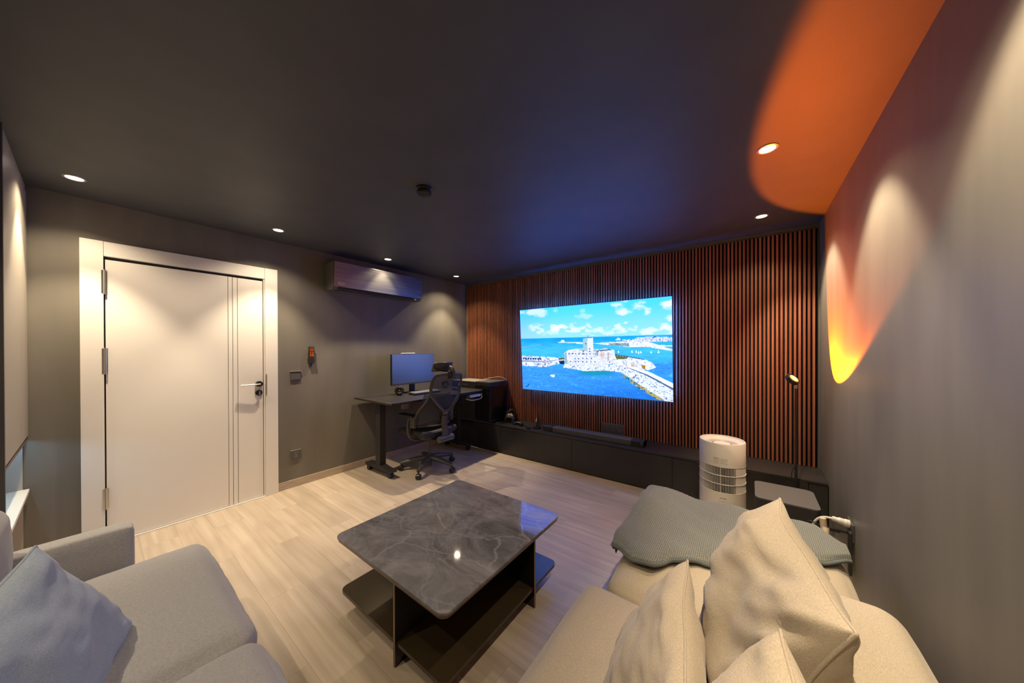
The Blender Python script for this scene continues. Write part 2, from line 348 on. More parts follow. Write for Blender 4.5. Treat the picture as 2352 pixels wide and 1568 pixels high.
def piping(rim, r=.0035):
    P = rim[::2]; return tube(P, r, 6, closed=True)
def curve_pts(P, n=8):
    P = [Vector(p) for p in P]; out = []
    Q = [P[0]]+P+[P[-1]]
    for i in range(1, len(Q)-2):
        for k in range(n):
            t = k/n; a, b_, c_, d = Q[i-1], Q[i], Q[i+1], Q[i+2]
            out.append(.5*((2*b_)+(c_-a)*t+(2*a-5*b_+4*c_-d)*t*t+(3*b_-a-3*c_+d)*t**3))
    out.append(P[-1]); return out
def copy_tree(o, parent=None, keep=None):
    c = o.copy(); COL.objects.link(c); c.parent = parent
    for ch in list(o.children): copy_tree(ch, c)
    return c
def label(o, l, g=None):
    o['label'] = l
    if g: o['group'] = g
    return o

# ================================================================== SETTING
fl = struct('floor', box(-.1, RX+.1, BACKY-.1, TVY+.1, -.06, -.0025), M['basew'])
pw, pl = .183, 1.22
proto = None; row = 0; y = BACKY
while y < TVY:
    y1 = min(y+pw, TVY); x = -((row*.47) % 1)*pl
    while x < RX:
        a, b_ = max(0, x), min(RX, x+pl)
        if b_-a > .02:
            full = abs((b_-a)-pl) < 1e-6 and abs(y1-y-pw) < 1e-6
            if full and proto is not None:
                o = bpy.data.objects.new('plank', proto); COL.objects.link(o); o.parent = fl; o.location = (a, y, 0)
            else:
                o = obj('plank', box(0.0003, b_-a-.0003, .0003, y1-y-.0003, -.0025, 0), M['floor'], fl, local=True); o.location = (a, y, 0)
                if full: proto = o.data
        x += pl
    y += pw; row += 1
struct('ceiling', box(-.1, RX+.1, BACKY-.1, TVY+.1, CZ, CZ+.1), M['ceil'])
struct('wall_left', box(-.1, 0, BACKY-.1, TVY+.1, 0, CZ), M['wall'])
struct('wall_right', box(RX, RX+.1, BACKY-.1, TVY+.1, 0, CZ), M['wall'])
struct('wall_back', box(0, RX, BACKY-.1, BACKY, 0, CZ), M['wall'])
struct('wall_front', box(0, RX, TVY, TVY+.1, 0, CZ), M['wall'])
bb_ = box(0.0, .012, 1.108, 3.30, 0, .078)
struct('baseboard_left', bb_, M['basew'], bev=.002)

# slatted panel on the TV wall: felt backing, one object per slat
sl = bpy.data.objects.new('trim_1', None); COL.objects.link(sl); sl.location = (0, 3.70, .387); sl['kind'] = 'structure'; sl['wl'] = (0, 3.70, .387)
obj('backing_felt', box(.035, 4.198, 3.716, 3.7245, .387, 2.424), M['back'], sl)
sp0 = obj('slat', box(-.0078, .0078, 3.700, 3.7165, .387, 2.422), M['slat'], sl, bev=.0012)
x = .052; first = True
while x < 4.196:
    if first: o = sp0; first = False
    else: o = sp0.copy(); COL.objects.link(o)
    o.location = (x, 0, 0); x += .0301

# ------------------------------------------------------------------ door
dr = bpy.data.objects.new('door_1', None); COL.objects.link(dr); dr['kind'] = 'structure'; dr['wl'] = (0, .53, 0); dr.location = (0, .53, 0)
obj('frame_post', box(.0, .034, -.040, .062, 0, 2.183), M['door'], dr, bev=.0025)
obj('frame_post', box(.0, .034, 1.006, 1.107, 0, 2.183), M['door'], dr, bev=.0025)
obj('frame_head', box(.0, .034, .0632, 1.0048, 2.078, 2.182), M['door'], dr, bev=.0025)
obj('frame_rebate', box(.002, .028, .995, 1.0045, 0.0, 2.077), M['door'], dr)
obj('leaf_core', box(.0, .005, .064, 1.004, .006, 2.076), M['dark'], dr)
ys = [.068, .7405, .7715, .8055, .992]
for i in range(4): obj('panel', box(.005, .020, ys[i]+.0018, ys[i+1]-.0018, .012, 2.056), M['door'], dr, bev=.001)
for yy in ys[1:4]: obj('inlay', box(.005, .013, yy-.0012, yy+.0012, .012, 2.060), M['groove'], dr)
obj('threshold', box(.0, .036, .064, 1.004, 0, .009), M['door'], dr, bev=.001)
for z0, z1 in ((1.81, 1.975), (1.235, 1.415), (.264, .406)):
    h = obj('hinge', box(.0335, .0355, .052, .062, z0, z1, box(.019, .021, .069, .079, z0, z1)), M['chrome'], dr)
    obj('hinge_pin', cyl((.035, .067, z0-.006), .0065, z1-z0+.012, 12), M['chrome'], h, smooth=True)
bm = lathe([(0, .030), (.020, .030), (.026, .027), (.027, .018), (.027, 0)], (.020, .958, 1.082), 28, axis=(1, 0, 0))
hd = obj('handle', bm, M['blackmetal'], dr, smooth=True)
obj('lever', tube(curve_pts([(.045, .958, 1.082), (.066, .956, 1.082), (.072, .935, 1.082), (.070, .88, 1.081), (.066, .815, 1.080)], 6), .0085, 12, ry=.0065), M['chrome'], hd, smooth=True)
th = obj('lock_rose', lathe([(0, .012), (.022, .012), (.027, .008), (.027, 0)], (.020, .958, .998), 28, axis=(1, 0, 0)), M['blackmetal'], dr, smooth=True)
obj('thumb_turn', box(.032, .050, .952, .964, .982, 1.014), M['chrome'], th, bev=.003)
obj('strike_plate', box(.0338, .036, 1.008, 1.018, .97, 1.17), M['chrome'], dr)

# ------------------------------------------------------------------ tall cabinet beside the door (near left)
cb = thing('wall_cabinet', 'tall flat-fronted cabinet with an open lit niche at the left edge', 'cabinet', (.47, -.6, 0))
Y1 = -.24
obj('side_panel', box(.925, .945, BACKY+.005, Y1, 0, 2.462), M['plate'], cb, bev=.001)  # outer side gets a darker colour in place of its shade
obj('side_panel', box(.002, .020, BACKY+.005, Y1-.02, 0, 2.462), M['cabinet'], cb)
obj('cornice', box(.02, .925, Y1-.02, Y1-.004, 2.425, 2.462), M['cabinet'], cb)
for a, b_ in ((.004, .320), (.327, .923)): obj('door', box(a, b_, Y1-.018, Y1, .855, 2.42), M['cabinet'], cb, bev=.0015)
obj('niche_top', box(.02, .925, BACKY+.01, Y1-.02, .842, .860), M['cabinet'], cb)
obj('niche_trim', box(.004, .925, Y1-.018, Y1-.002, .826, .842), M['bronze'], cb)
obj('counter', box(.02, .925, BACKY+.01, Y1+.004, .492, .512), M['white'], cb, bev=.001)
obj('niche_back', box(.02, .925, Y1-.50, Y1-.48, .512, .842), M['cabinet'], cb)
for a, b_ in ((.022, .463), (.467, .923)): obj('drawer_front', box(a, b_, Y1-.088, Y1-.070, .08, .488), M['cabinet'], cb, bev=.0015)
obj('plinth', box(.02, .925, Y1-.11, Y1-.10, 0, .08), M['blackm'], cb)
obj('led_strip', box(.06, .90, Y1-.07, Y1-.045, .832, .8415), M['led'], cb)

# ------------------------------------------------------------------ downlights
def spot(name, loc, d, power, ang, blend, size, col, parent):
    l = bpy.data.lights.new(name, 'SPOT'); l.energy = power; l.color = col; l.spot_size = math.radians(ang); l.spot_blend = blend; l.shadow_soft_size = size
    o = bpy.data.objects.new(name, l); COL.objects.link(o)
    o.parent = parent; o.location = Vector(loc)-Vector(parent['wl'])
    o.rotation_euler = Vector(d).to_track_quat('-Z', 'Y').to_euler(); return o
def downlight(x, y, lab, tilt=(0, 0)):
    t = thing('downlight', lab, 'ceiling light', (x, y, CZ), 'recessed ceiling downlights')
    obj('trim_ring', lathe([(.036, -.0005), (.036, -.004), (.040, -.006), (.047, -.004), (.048, -.0003)], (x, y, CZ), 36), M['trimr'], t, smooth=True)
    ob = obj('lens', lathe([(0, -.0025), (.030, -.003), (.0355, -.0012)], (x+tilt[0], y+tilt[1], CZ), 30), M['lampw'], t, smooth=True)
    return t
DL = [(.403, -.051, 'glowing downlight in the ceiling above the left door jamb, nearest the cabinet'), (.387, 1.009, 'glowing downlight above the handle side of the white door'),
      (.332, 2.109, 'glowing downlight close in front of the air conditioner'), (.331, 3.196, 'glowing downlight in the corner between air conditioner and slatted wall'),
      (3.811, 2.170, 'larger glowing downlight inside the orange patch on the ceiling'), (3.813, 3.242, 'glowing downlight just outside the orange patch, by the slatted wall'),
      (3.812, 1.090, 'downlight above the beige sofa cushions, out of the picture at the top right'), (3.812, -.02, 'downlight over the sofa corner, out of the picture'),
      (1.95, -.62, 'unseen downlight added over the back of the grey sofa to brighten it')]  # last entry is an added lamp that lifts the grey sofa corner
for i, (x, y, lab) in enumerate(DL):
    t = downlight(x, y, lab)
    aim = (.30 if i < 6 else .38, 0, -1) if 4 <= i < 8 else (0, 0, -1)
    kk = .5 if i == 8 else 1
    spot('core_beam', (x, y, CZ-.008), aim, kk*(P_LEFT, P_RIGHT, P_SOFA)[min(2, max(0, i//2-1))][0], 78, .5, .015, WARM, t)
    spot('wide_beam', (x, y, CZ-.008), (0, 0, -1), (P_LEFT, P_RIGHT, P_SOFA)[min(2, max(0, i//2-1))][1], 128, .55, .03, WARM, t)

# ------------------------------------------------------------------ smoke detector
t = thing('smoke_detector', 'small round black smoke detector on the middle of the ceiling', 'smoke detector', (2.015, 1.329, CZ))
obj('base', lathe([(.050, 0), (.050, -.012), (.046, -.016), (.030, -.017), (.030, -.020)], (2.015, 1.329, CZ), 36), M['black'], t, smooth=True)
obj('sensor_cap', lathe([(.030, -.018), (.047, -.022), (.048, -.032), (.043, -.042), (.030, -.047), (0, -.048)], (2.015, 1.329, CZ), 36), M['black'], t, smooth=True)
for s in (-1, 1):
    obj('ring_mark', tube([(2.015+s*.022*1+.007*math.cos(a), 1.329-s*.01+.007*math.sin(a), CZ-.0475) for a in [2*PI*k/14 for k in range(14)]], .0012, 5, closed=True), M['grey'], t)

# ------------------------------------------------------------------ television
BL, BR, TL, TR = Vector((1.197, 3.640, .849)), Vector((3.102, 3.640, .849)), Vector((1.197, 3.570, 1.940)), Vector((3.102, 3.570, 1.940))
tv = thing('television', 'very large wall television showing a white seaside fort', 'television', ((BL.x+BR.x)/2, 3.64, .84))
upT = (TL-BL).normalized(); rtT = Vector((1, 0, 0)); nT = rtT.cross(upT)*1.0   # points to the room (-y)
if nT.y > 0: nT = -nT
def tvbox(a, b_, c, d, n0, n1, bm=None):
    """box in the screen frame: a..b along x, c..d along the screen's height, n0..n1 out of it"""
    bm = bm or bmesh.new(); H = (TL-BL).length
    P = []
    for nn_ in (n0, n1):
        for (s, t_) in ((a, c), (b_, c), (b_, d), (a, d)): P.append(bm.verts.new(BL+rtT*s+upT*t_+nT*nn_))
    for f in ((3, 2, 1, 0), (4, 5, 6, 7), (0, 1, 5, 4), (1, 2, 6, 5), (2, 3, 7, 6), (3, 0, 4, 7)): bm.faces.new([P[i] for i in f])
    return bm
NX, NY = 384, 216
hz = np.array([[65, 290], [2040, 95], [2070, 1465], [105, 1315]], float)      # TL TR BR BL of the picture, drawing units
src = np.array([[0, 0], [1, 0], [1, 1], [0, 1]], float)
A_ = []
for (s, t_), (u, v) in zip(src, hz): A_ += [[s, t_, 1, 0, 0, 0, -u*s, -u*t_, -u], [0, 0, 0, s, t_, 1, -v*s, -v*t_, -v]]
Hm = np.linalg.svd(np.array(A_))[2][-1].reshape(3, 3)
gs, gt = np.meshgrid(np.linspace(0, 1, NX+1), np.linspace(0, 1, NY+1))
q = np.stack([gs, gt, np.ones_like(gs)], -1) @ Hm.T
X = q[..., 0]/q[..., 2]; Yp = q[..., 1]/q[..., 2]
rng = np.random.RandomState(3)
def vnoise(sx, sy, seed, oct_=4):
    out = np.zeros_like(gs); amp = 1; tot = 0
    for k in range(oct_):
        rs = np.random.RandomState(seed+k); nx, ny = int(sx*2**k)+2, int(sy*2**k)+2; g = rs.rand(ny+1, nx+1)
        fx, fy = gs*(nx-1), gt*(ny-1); ix, iy = fx.astype(int), fy.astype(int); ax, ay = fx-ix, fy-iy
        ax, ay = ax*ax*(3-2*ax), ay*ay*(3-2*ay); ix1, iy1 = np.minimum(ix+1, nx), np.minimum(iy+1, ny)
        out += amp*((g[iy, ix]*(1-ax)+g[iy, ix1]*ax)*(1-ay)+(g[iy1, ix]*(1-ax)+g[iy1, ix1]*ax)*ay); tot += amp; amp *= .55
    return out/tot
def srgb(c): c = np.array(c, float)/255; return np.where(c <= .04045, c/12.92, ((c+.055)/1.055)**2.4)
def sm(a, b_, x): t_ = np.clip((x-a)/(b_-a), 0, 1); return t_*t_*(3-2*t_)
img = np.zeros(gs.shape+(3,))
def blend(mask, col):
    global img
    col = np.array(col, float); img = img*(1-mask[..., None])+(col if col.ndim == 3 else col[None, None])*mask[..., None]
def inpoly(P):
    P = np.array(P, float); ins = np.zeros(gs.shape, bool); j = len(P)-1
    for i in range(len(P)):
        xi, yi = P[i]; xj, yj = P[j]
        c = ((yi > Yp) != (yj > Yp)) & (X < (xj-xi)*(Yp-yi)/((yj-yi) if yj != yi else 1e-9)+xi); ins ^= c; j = i
    return ins.astype(float)
# sky and white stone: blue raised past display white to tint the room
WHITE = np.array([1.6, 2.4, 5.6]); SKYT = np.array([.085, .82, 5.0]); SKYB = np.array([.36, .90, 4.4])
tt = sm(0, .36, gt)[..., None]
img[:] = SKYT*(1-tt)+SKYB*tt
img *= (1-.35*sm(.35, 0, gs)[..., None]*np.array([0, .35, 0]))
cl = vnoise(9, 8, 11, 5); cl2 = vnoise(26, 30, 31, 4)
for (cx0, cy0, rx, ry, k) in ((1600, 205, 190, 85, .9), (1715, 300, 85, 45, 1), (1410, 322, 60, 26, .9), (1345, 205, 70, 26, .7), (1985, 205, 110, 62, 1), (2010, 375, 80, 45, .9), (280, 320, 130, 45, .75), (540, 290, 50, 40, .4), (910, 360, 60, 30, .4), (885, 285, 30, 25, .3), (1455, 438, 40, 18, .9), (1500, 300, 60, 25, .5)):
    d = np.hypot((X-cx0)/rx, (Yp-cy0)/ry)+(cl-.5)*3.2+(cl2-.5)*1.4; blend(np.clip(k*sm(1.25, .35, d), 0, 1), WHITE*np.array([.56, .43, .5]))
base = 560-(X-600)*.012
for (cx0, top, wdt, k) in ((300, 500, 130, .6), (600, 480, 150, 1), (790, 500, 70, .8), (950, 470, 75, .9), (1150, 510, 110, .75), (1370, 480, 70, .85), (1560, 505, 130, .8), (1800, 500, 150, .85), (1980, 470, 120, .8), (420, 540, 160, .5), (970, 550, 60, .5)):
    d = np.hypot((X-cx0)/wdt, (Yp-(top+30))/46)+(cl2-.5)*3.4; blend(np.clip(k*sm(1.15, .3, d), 0, 1), WHITE*np.array([.58, .45, .5]))
hl = 660-(X-90)*.0345          # horizon
sea = sm(-3, 3, Yp-hl)
wn = vnoise(60, 60, 5, 3); wn2 = vnoise(16, 60, 8, 3)
far = srgb((20, 165, 232)); mid = srgb((70, 190, 245)); low = srgb((62, 150, 225)); deep = srgb((40, 120, 180))
t1 = sm(0, 160, Yp-hl)[..., None]; t2 = sm(250, 420, Yp-hl)[..., None]; t3 = (sm(500, 820, Yp-hl)*sm(200, 1200, X))[..., None]
seac = far*(1-t1)+mid*t1; seac = seac*(1-t2)+low*t2; seac = seac*(1-t3)+deep*t3
seac = seac*(.78+.5*wn2[..., None])*np.array([1, 1.15, 1.9]); seac = seac*(1+.5*(sm(.62, .78, wn)*t2[..., 0])[..., None])
blend(sea, seac)
blend(sea*sm(.9, .3, np.hypot((X-1060)/430, (Yp-1085)/85))*.75, srgb((10, 160, 135)))
blend(sea*sm(1, .3, np.hypot((X-1560)/210, (Yp-1200-(X-1560)*.5)/70))*.6, srgb((20, 165, 175)))
# distant harbour
stone = vnoise(110, 90, 77, 2)[..., None]; stone2 = vnoise(200, 150, 91, 2)[..., None]
def stonec(lo, hi, k=stone): return np.where(k < .36, np.array(lo)[None, None], np.array(hi)[None, None])
W0 = WHITE*np.array([.58, .42, .5])
blend(inpoly([(90, 765), (340, 728), (345, 738), (92, 778)]), srgb((120, 190, 225)))
blend(inpoly([(565, 700), (900, 700), (900, 712), (570, 708)]), W0); blend(inpoly([(600, 698), (612, 672), (640, 672), (660, 700)]), W0)
blend(inpoly([(790, 716), (830, 698), (885, 702), (890, 722)]), W0)
blend(inpoly([(1025, 712), (1300, 690), (1560, 672), (1760, 690), (2050, 780), (2050, 803), (1720, 752), (1480, 755), (1230, 735)]), stonec(srgb((190, 215, 225)), W0))
blend(inpoly([(1230, 710), (1490, 705), (1495, 750), (1235, 738)]), stonec(srgb((80, 120, 140)), srgb((150, 185, 200)), stone2))
blend(inpoly([(1310, 665), (1340, 640), (1365, 640), (1385, 662), (1560, 655), (1600, 630), (1800, 618), (2050, 622), (2050, 675), (1700, 690), (1400, 672)]), stonec(srgb((70, 100, 120)), W0*.9, stone2))
blend(inpoly([(1760, 690), (2050, 690), (2050, 780)]), srgb((60, 195, 235))); blend(inpoly([(1780, 730), (2050, 728), (2050, 742), (1790, 745)]), W0)
for bx, by in ((1530, 810), (1585, 812), (1618, 820), (1645, 817), (1780, 817), (1875, 812), (1355, 812)):
    blend(inpoly([(bx-9, by+12), (bx, by-16), (bx+4, by+10), (bx+10, by+12), (bx+6, by+18), (bx-8, by+18)]), WHITE)
# left jetty
blend(inpoly([(88, 882), (420, 893), (560, 905), (650, 893), (650, 960), (560, 985), (400, 1028), (95, 1012)]), stonec(srgb((120, 130, 130)), W0, stone))
for k in range(8): blend(inpoly([(102+k*32, 908), (124+k*32, 908), (124+k*32, 932), (102+k*32, 932)]), srgb((40, 75, 120)))
blend(inpoly([(88, 940), (400, 948), (540, 930), (545, 940), (400, 962), (90, 960)]), srgb((150, 170, 180)))
blend(inpoly([(580, 905), (650, 897), (650, 925), (570, 930)]), srgb((95, 120, 70))); blend(inpoly([(570, 950), (648, 938), (650, 990), (600, 985)]), srgb((25, 50, 80)))
# platform behind, causeway, breakwater
blend(inpoly([(1290, 850), (1480, 875), (1700, 915), (1790, 955), (1845, 1020), (1740, 1055), (1500, 1030), (1280, 985)]), stonec(srgb((205, 200, 190)), W0))
blend(inpoly([(1308, 862), (1480, 890), (1460, 912), (1330, 918)]), srgb((100, 120, 60)))
blend(inpoly([(1308, 848), (1700, 912), (1690, 922), (1308, 860)]), srgb((70, 80, 90)))
blend(inpoly([(1490, 1000), (1760, 1080), (2066, 1225), (2066, 1300), (1760, 1165), (1490, 1035)]), WHITE)
blend(inpoly([(1490, 1022), (1740, 1112), (2066, 1282), (2066, 1312), (1740, 1135), (1480, 1038)]), srgb((90, 120, 150)))
blend(inpoly([(1655, 990), (1705, 990), (1705, 1045), (1660, 1030)]), srgb((190, 140, 40))); blend(inpoly([(1715, 1000), (1745, 1005), (1740, 1045), (1712, 1045)]), W0)
blend(inpoly([(1520, 980), (1555, 985), (1555, 1020), (1520, 1008)]), srgb((220, 190, 140)))
for k in range(12): blend(inpoly([(1810+k*18, 965+k*4), (1818+k*18, 966+k*4), (1818+k*18, 973+k*4), (1810+k*18, 972+k*4)]), srgb((20, 80, 120)))
for k in range(12): blend(inpoly([(1830+k*17, 1025-k*.3), (1838+k*17, 1025), (1838+k*17, 1032), (1830+k*17, 1032)]), srgb((20, 80, 120)))
rocks = inpoly([(628, 1032), (650, 985), (900, 990), (1300, 985), (1420, 1010), (1490, 1030), (1740, 1135), (2070, 1315), (2074, 1470), (1960, 1455), (1800, 1370), (1640, 1270), (1480, 1155), (1400, 1090), (1200, 1065), (900, 1075), (780, 1050)])
rk = stone*.5+stone2*.5; blend(rocks, np.where(rk < .34, srgb((70, 110, 125)), np.where(rk < .42, srgb((180, 205, 205)), W0)))
edge = inpoly([(1380, 1075), (1500, 1150), (1700, 1290), (1960, 1440), (1900, 1450), (1640, 1310), (1440, 1165)])
blend(edge*(stone[..., 0] > .45), srgb((215, 190, 90))); blend(edge*(stone2[..., 0] > .62), srgb((10, 110, 120)))
# fort
blend(inpoly([(642, 850), (690, 805), (790, 785), (1000, 780), (1110, 790), (1180, 772), (1300, 798), (1308, 930), (1270, 975), (1060, 1010), (800, 1000), (660, 985)]), np.where(stone2 < .30, srgb((185, 200, 212)), np.where(stone2 < .42, srgb((225, 228, 230)), W0)))
blend(inpoly([(642, 850), (680, 860), (690, 985), (655, 985)]), srgb((160, 195, 220)))
blend(inpoly([(820, 788), (1010, 786), (1070, 800), (1060, 822), (880, 815)]), srgb((185, 195, 195)))
blend(inpoly([(1085, 800), (1230, 785), (1275, 795), (1120, 815)]), srgb((90, 115, 125)))
blend(inpoly([(1065, 800), (1095, 805), (1090, 880), (1060, 860)]), srgb((150, 180, 200)))
blend(inpoly([(1210, 830), (1235, 830), (1235, 930), (1215, 935)]), srgb((205, 190, 175)))
blend(sm(1.1, .3, np.hypot((X-1140)/48, (Yp-862)/42))*.85, srgb((245, 190, 60)))
blend(inpoly([(892, 652), (950, 645), (1025, 640), (1026, 820), (915, 815), (897, 775)]), W0*.95)
blend(inpoly([(892, 652), (950, 645), (950, 815), (915, 812), (897, 775)]), srgb((175, 215, 235)))
blend(inpoly([(944, 615), (960, 615), (960, 645), (944, 645)]), srgb((130, 170, 190))); blend(inpoly([(922, 705), (932, 705), (932, 730), (922, 730)]), srgb((40, 70, 110)))
for row_, xs in ((848, (668, 712, 757, 795, 840, 890, 905, 940, 985, 1030, 1050)), (912, (790, 835, 890, 942, 1002)), (952, (730, 795, 835, 890, 942, 997, 1050)), (785, (980,)), (818, (900, 980, 1085)), (955, (1240,))):
    for xx in xs: blend(inpoly([(xx-7, row_-8), (xx+7, row_-8), (xx+7, row_+8), (xx-7, row_+8)]), srgb((60, 85, 125)))
blend(inpoly([(466, 1128), (520, 1128), (523, 1145), (500, 1158), (470, 1145)]), WHITE)
blend(inpoly([(140, 1285), (165, 1270), (185, 1240), (190, 1250), (172, 1280), (145, 1295)]), srgb((20, 60, 110)))
img = np.clip(img, 0, 8)
O = TL + nT*.002
P0 = np.array(O)[None, None]+gs[..., None]*np.array(TR-TL)[None, None]+gt[..., None]*np.array(BL-TL)[None, None]
verts = P0.reshape(-1, 3); idx = np.arange((NX+1)*(NY+1)).reshape(NY+1, NX+1)
F = np.stack([idx[:-1, :-1], idx[1:, :-1], idx[1:, 1:], idx[:-1, 1:]], -1).reshape(-1, 4)
me = bpy.data.meshes.new('screen'); me.from_pydata(verts.tolist(), [], F.tolist()); me.update()
ca = me.color_attributes.new('picture', 'FLOAT_COLOR', 'POINT')
ca.data.foreach_set('color', np.concatenate([img.reshape(-1, 3), np.ones((len(verts), 1))], 1).astype(np.float32).ravel())
obj('screen', me, M['tv'], tv)
Wt = (BR-BL).length; Ht = (TL-BL).length
obj('back_cover', tvbox(.0, Wt, .0, Ht, -.022, .0), M['black'], tv)
for a, b_, c, d in ((-.006, Wt+.006, -.008, 0), (-.006, Wt+.006, Ht, Ht+.006), (-.006, 0, 0, Ht), (Wt, Wt+.006, 0, Ht)):
    obj('bezel', tvbox(a, b_, c, d, -.024, .004), M['bronze'] if c < 0 else M['black'], tv)
Wt = (BR-BL).length; Ht = (TL-BL).length
for a, b_, c, d in ((.06, Wt-.06, Ht-.05, Ht-.04), (.06, Wt-.06, .04, .05), (.04, .05, .06, Ht-.06), (Wt-.05, Wt-.04, .06, Ht-.06)): obj('added_halo_strip', tvbox(a, b_, c, d, -.030, -.026), M['tvhalo'], tv)  # strips added behind the set to cast a blue glow on the slats
obj('wall_mount', box(2.0, 2.30, 3.652, 3.6995, 1.30, 1.50), M['blackm'], tv)

# ------------------------------------------------------------------ media console: seven doors, continuous top
CY = 3.32; CT = .385
cs = thing('media_console', 'long low black media console under the slatted wall', 'console', (2.1, 3.5, 0))
obj('carcass', box(.014, 4.195, CY+.021, 3.722, .03, .366), M['console'], cs)
obj('plinth', box(.014, 4.195, CY+.035, CY+.05, 0, .03), M['blackm'], cs)
seams = [.014, 1.05, 2.099, 3.147, 4.10]
for a, b_ in zip(seams, seams[1:]): obj('door', box(a+.0015, b_-.0015, CY, CY+.019, .010, .362), M['console'], cs, bev=.0012)
obj('filler', box(4.102, 4.208, CY+.002, CY+.02, .0, .362), M['console'], cs, bev=.001)
obj('edge_band', box(3.35, 4.09, CY-.001, CY+.001, .3635, .3665), M['bronze'], cs)
obj('top_board', box(.006, 4.208, CY-.004, 3.724, .367, CT), M['console'], cs, bev=.0015)

# ------------------------------------------------------------------ soundbar and panel on the slats
t = thing('soundbar', 'long dark fabric soundbar lying on the media console', 'soundbar', (2.27, 3.45, CT))
obj('body', prism([(y_, z_) for y_, z_ in ((3.405, .003), (3.52, .003), (3.52, .055), (3.51, .062), (3.415, .062), (3.405, .055))], 1.668, 2.868, M_=Matrix(((0, 0, 1, 0), (1, 0, 0, 0), (0, 1, 0, CT), (0, 0, 0, 1)))), M['grey'], t)
for a, b_ in ((1.668, 1.80), (2.74, 2.868)): obj('end_speaker', prism([(3.402, .002), (3.523, .002), (3.523, .057), (3.512, .064), (3.413, .064), (3.402, .057)], a, b_, M_=Matrix(((0, 0, 1, 0), (1, 0, 0, 0), (0, 1, 0, CT), (0, 0, 0, 1)))), M['blackm'], t)
obj('status_light', cyl((2.845, 3.4045, CT+.04), .002, .003, 8, axis=(0, -1, 0)), M['standby'], t)
t = thing('socket_panel', 'flat black socket panel fixed on the slats behind the soundbar', 'socket', (2.45, 3.69, .41))
obj('plate', box(2.324, 2.582, 3.684, 3.6995, .400, .520), M['grey'], t, bev=.003)
for k in range(3): obj('socket', box(2.3451+k*.08, 2.405+k*.08, 3.681, 3.6845, .43, .49), M['grey'], t, bev=.001)
obj('indicator', cyl((2.46, 3.6835, .455), .004, .003, 8, axis=(0, -1, 0)), M['grey'], t)

# ------------------------------------------------------------------ air conditioner
ac = thing('air_conditioner', 'grey wall-mounted air conditioner near the ceiling', 'air conditioner', (.0, 2.116, 2.05))
y0, y1 = 1.552, 2.680
def acprof(off=0): return [(.001, 2.052), (.10, 2.047), (.165, 2.050), (.183, 2.066), (.196, 2.082), (.199, 2.10), (.222, 2.345), (.001, 2.345)]
mxz = Matrix(((1, 0, 0, 0), (0, 0, 1, 0), (0, 1, 0, 0), (0, 0, 0, 1)))
obj('housing', prism(acprof(), y0, y1, M_=mxz), M['acside'], ac, smooth=True, angle=40)
obj('front_panel', prism([(.196, 2.082), (.2075, 2.080), (.2345, 2.343), (.222, 2.344)], y0+.002, y1-.002, M_=mxz), M['acbody'], ac, bev=.002)
obj('outlet_slot', prism([(.118, 2.0455), (.194, 2.0655), (.198, 2.077), (.13, 2.060)], y0+.055, y1-.12, M_=mxz), M['dark'], ac)
obj('louvre', prism([(.108, 2.0415), (.176, 2.0425), (.176, 2.0455), (.108, 2.0445)], y0+.055, y1-.12, M_=mxz), M['grey'], ac)
obj('top_grille', box(.03, .19, y0+.06, y1-.06, 2.345, 2.352), M['blackm'], ac)
lg = obj('logo', tube([(.2128, 1.635+.040*math.cos(a), 2.118+.0145*math.sin(a)) for a in [2*PI*k/32 for k in range(32)]], .0016, 5, closed=True), M['logo'], ac)
def text(s, size, mw, m, parent, name='lettering', ext=.0004, align='CENTER'):
    cu = bpy.data.curves.new(name, 'FONT'); cu.body = s; cu.size = size; cu.extrude = ext; cu.align_x = align; cu.align_y = 'CENTER'; cu.resolution_u = 2
    tmp = bpy.data.objects.new('tmp', cu); COL.objects.link(tmp)
    dg = bpy.context.evaluated_depsgraph_get(); me = bpy.data.meshes.new_from_object(tmp.evaluated_get(dg)); bpy.data.objects.remove(tmp)
    me.transform(mw); return obj(name, me, m, parent)
mwx = lambda x, y, z: Matrix(((0, 0, 1, x), (1, 0, 0, y), (0, 1, 0, z), (0, 0, 0, 1)))      # text read from +x
mwy = lambda x, y, z: Matrix(((1, 0, 0, x), (0, 0, -1, y), (0, 1, 0, z), (0, 0, 0, 1)))      # text read from -y
text('Carrier', .020, mwx(.2120, 1.635, 2.118), M['logo'], lg)
text('Inverter', .014, mwx(.2108, 2.640, 2.104), M['logo'], ac)
obj('status_light', cyl((.196, 2.590, 2.0635), .004, .004, 8, axis=(.6, 0, -.8)), M['standby'], ac)

# ------------------------------------------------------------------ small things on the door wall
t = thing('remote_control', 'slim remote in a wall holder between the door and the desk', 'remote', (0, 1.405, 1.27))
obj('body', prism(rrect(1.383, 1.432, 1.268, 1.435, .006), .012, .030, M_=Matrix(((0, 0, 1, 0), (1, 0, 0, 0), (0, 1, 0, 0), (0, 0, 0, 1)))), M['black'], t)
obj('display', box(.030, .0306, 1.388, 1.427, 1.388, 1.428), M['gloss'], t)
for i in range(2):
    for j in range(3): obj('button', box(.030, .0312, 1.390+i*.021, 1.406+i*.021, 1.334+j*.017, 1.347+j*.017), M['gloss'], t)
hb = obj('holder', box(.0, .036, 1.380, 1.435, 1.262, 1.312, box(0, .010, 1.384, 1.431, 1.262, 1.37)), M['black'], t)
obj('hook', tube([(.018, 1.408, 1.262), (.016, 1.408, 1.22)], [.008, .002], 8), M['black'], t)
sw = thing('wall_switch', 'grey hooded wall switch right beside the white door frame', 'switch', (0, 1.264, 1.10))
obj('plate', box(0, .012, 1.218, 1.312, 1.090, 1.182), M['plate'], sw, bev=.002)
obj('rocker', box(.012, .0145, 1.226, 1.304, 1.098, 1.172), M['plate'], sw, bev=.001)
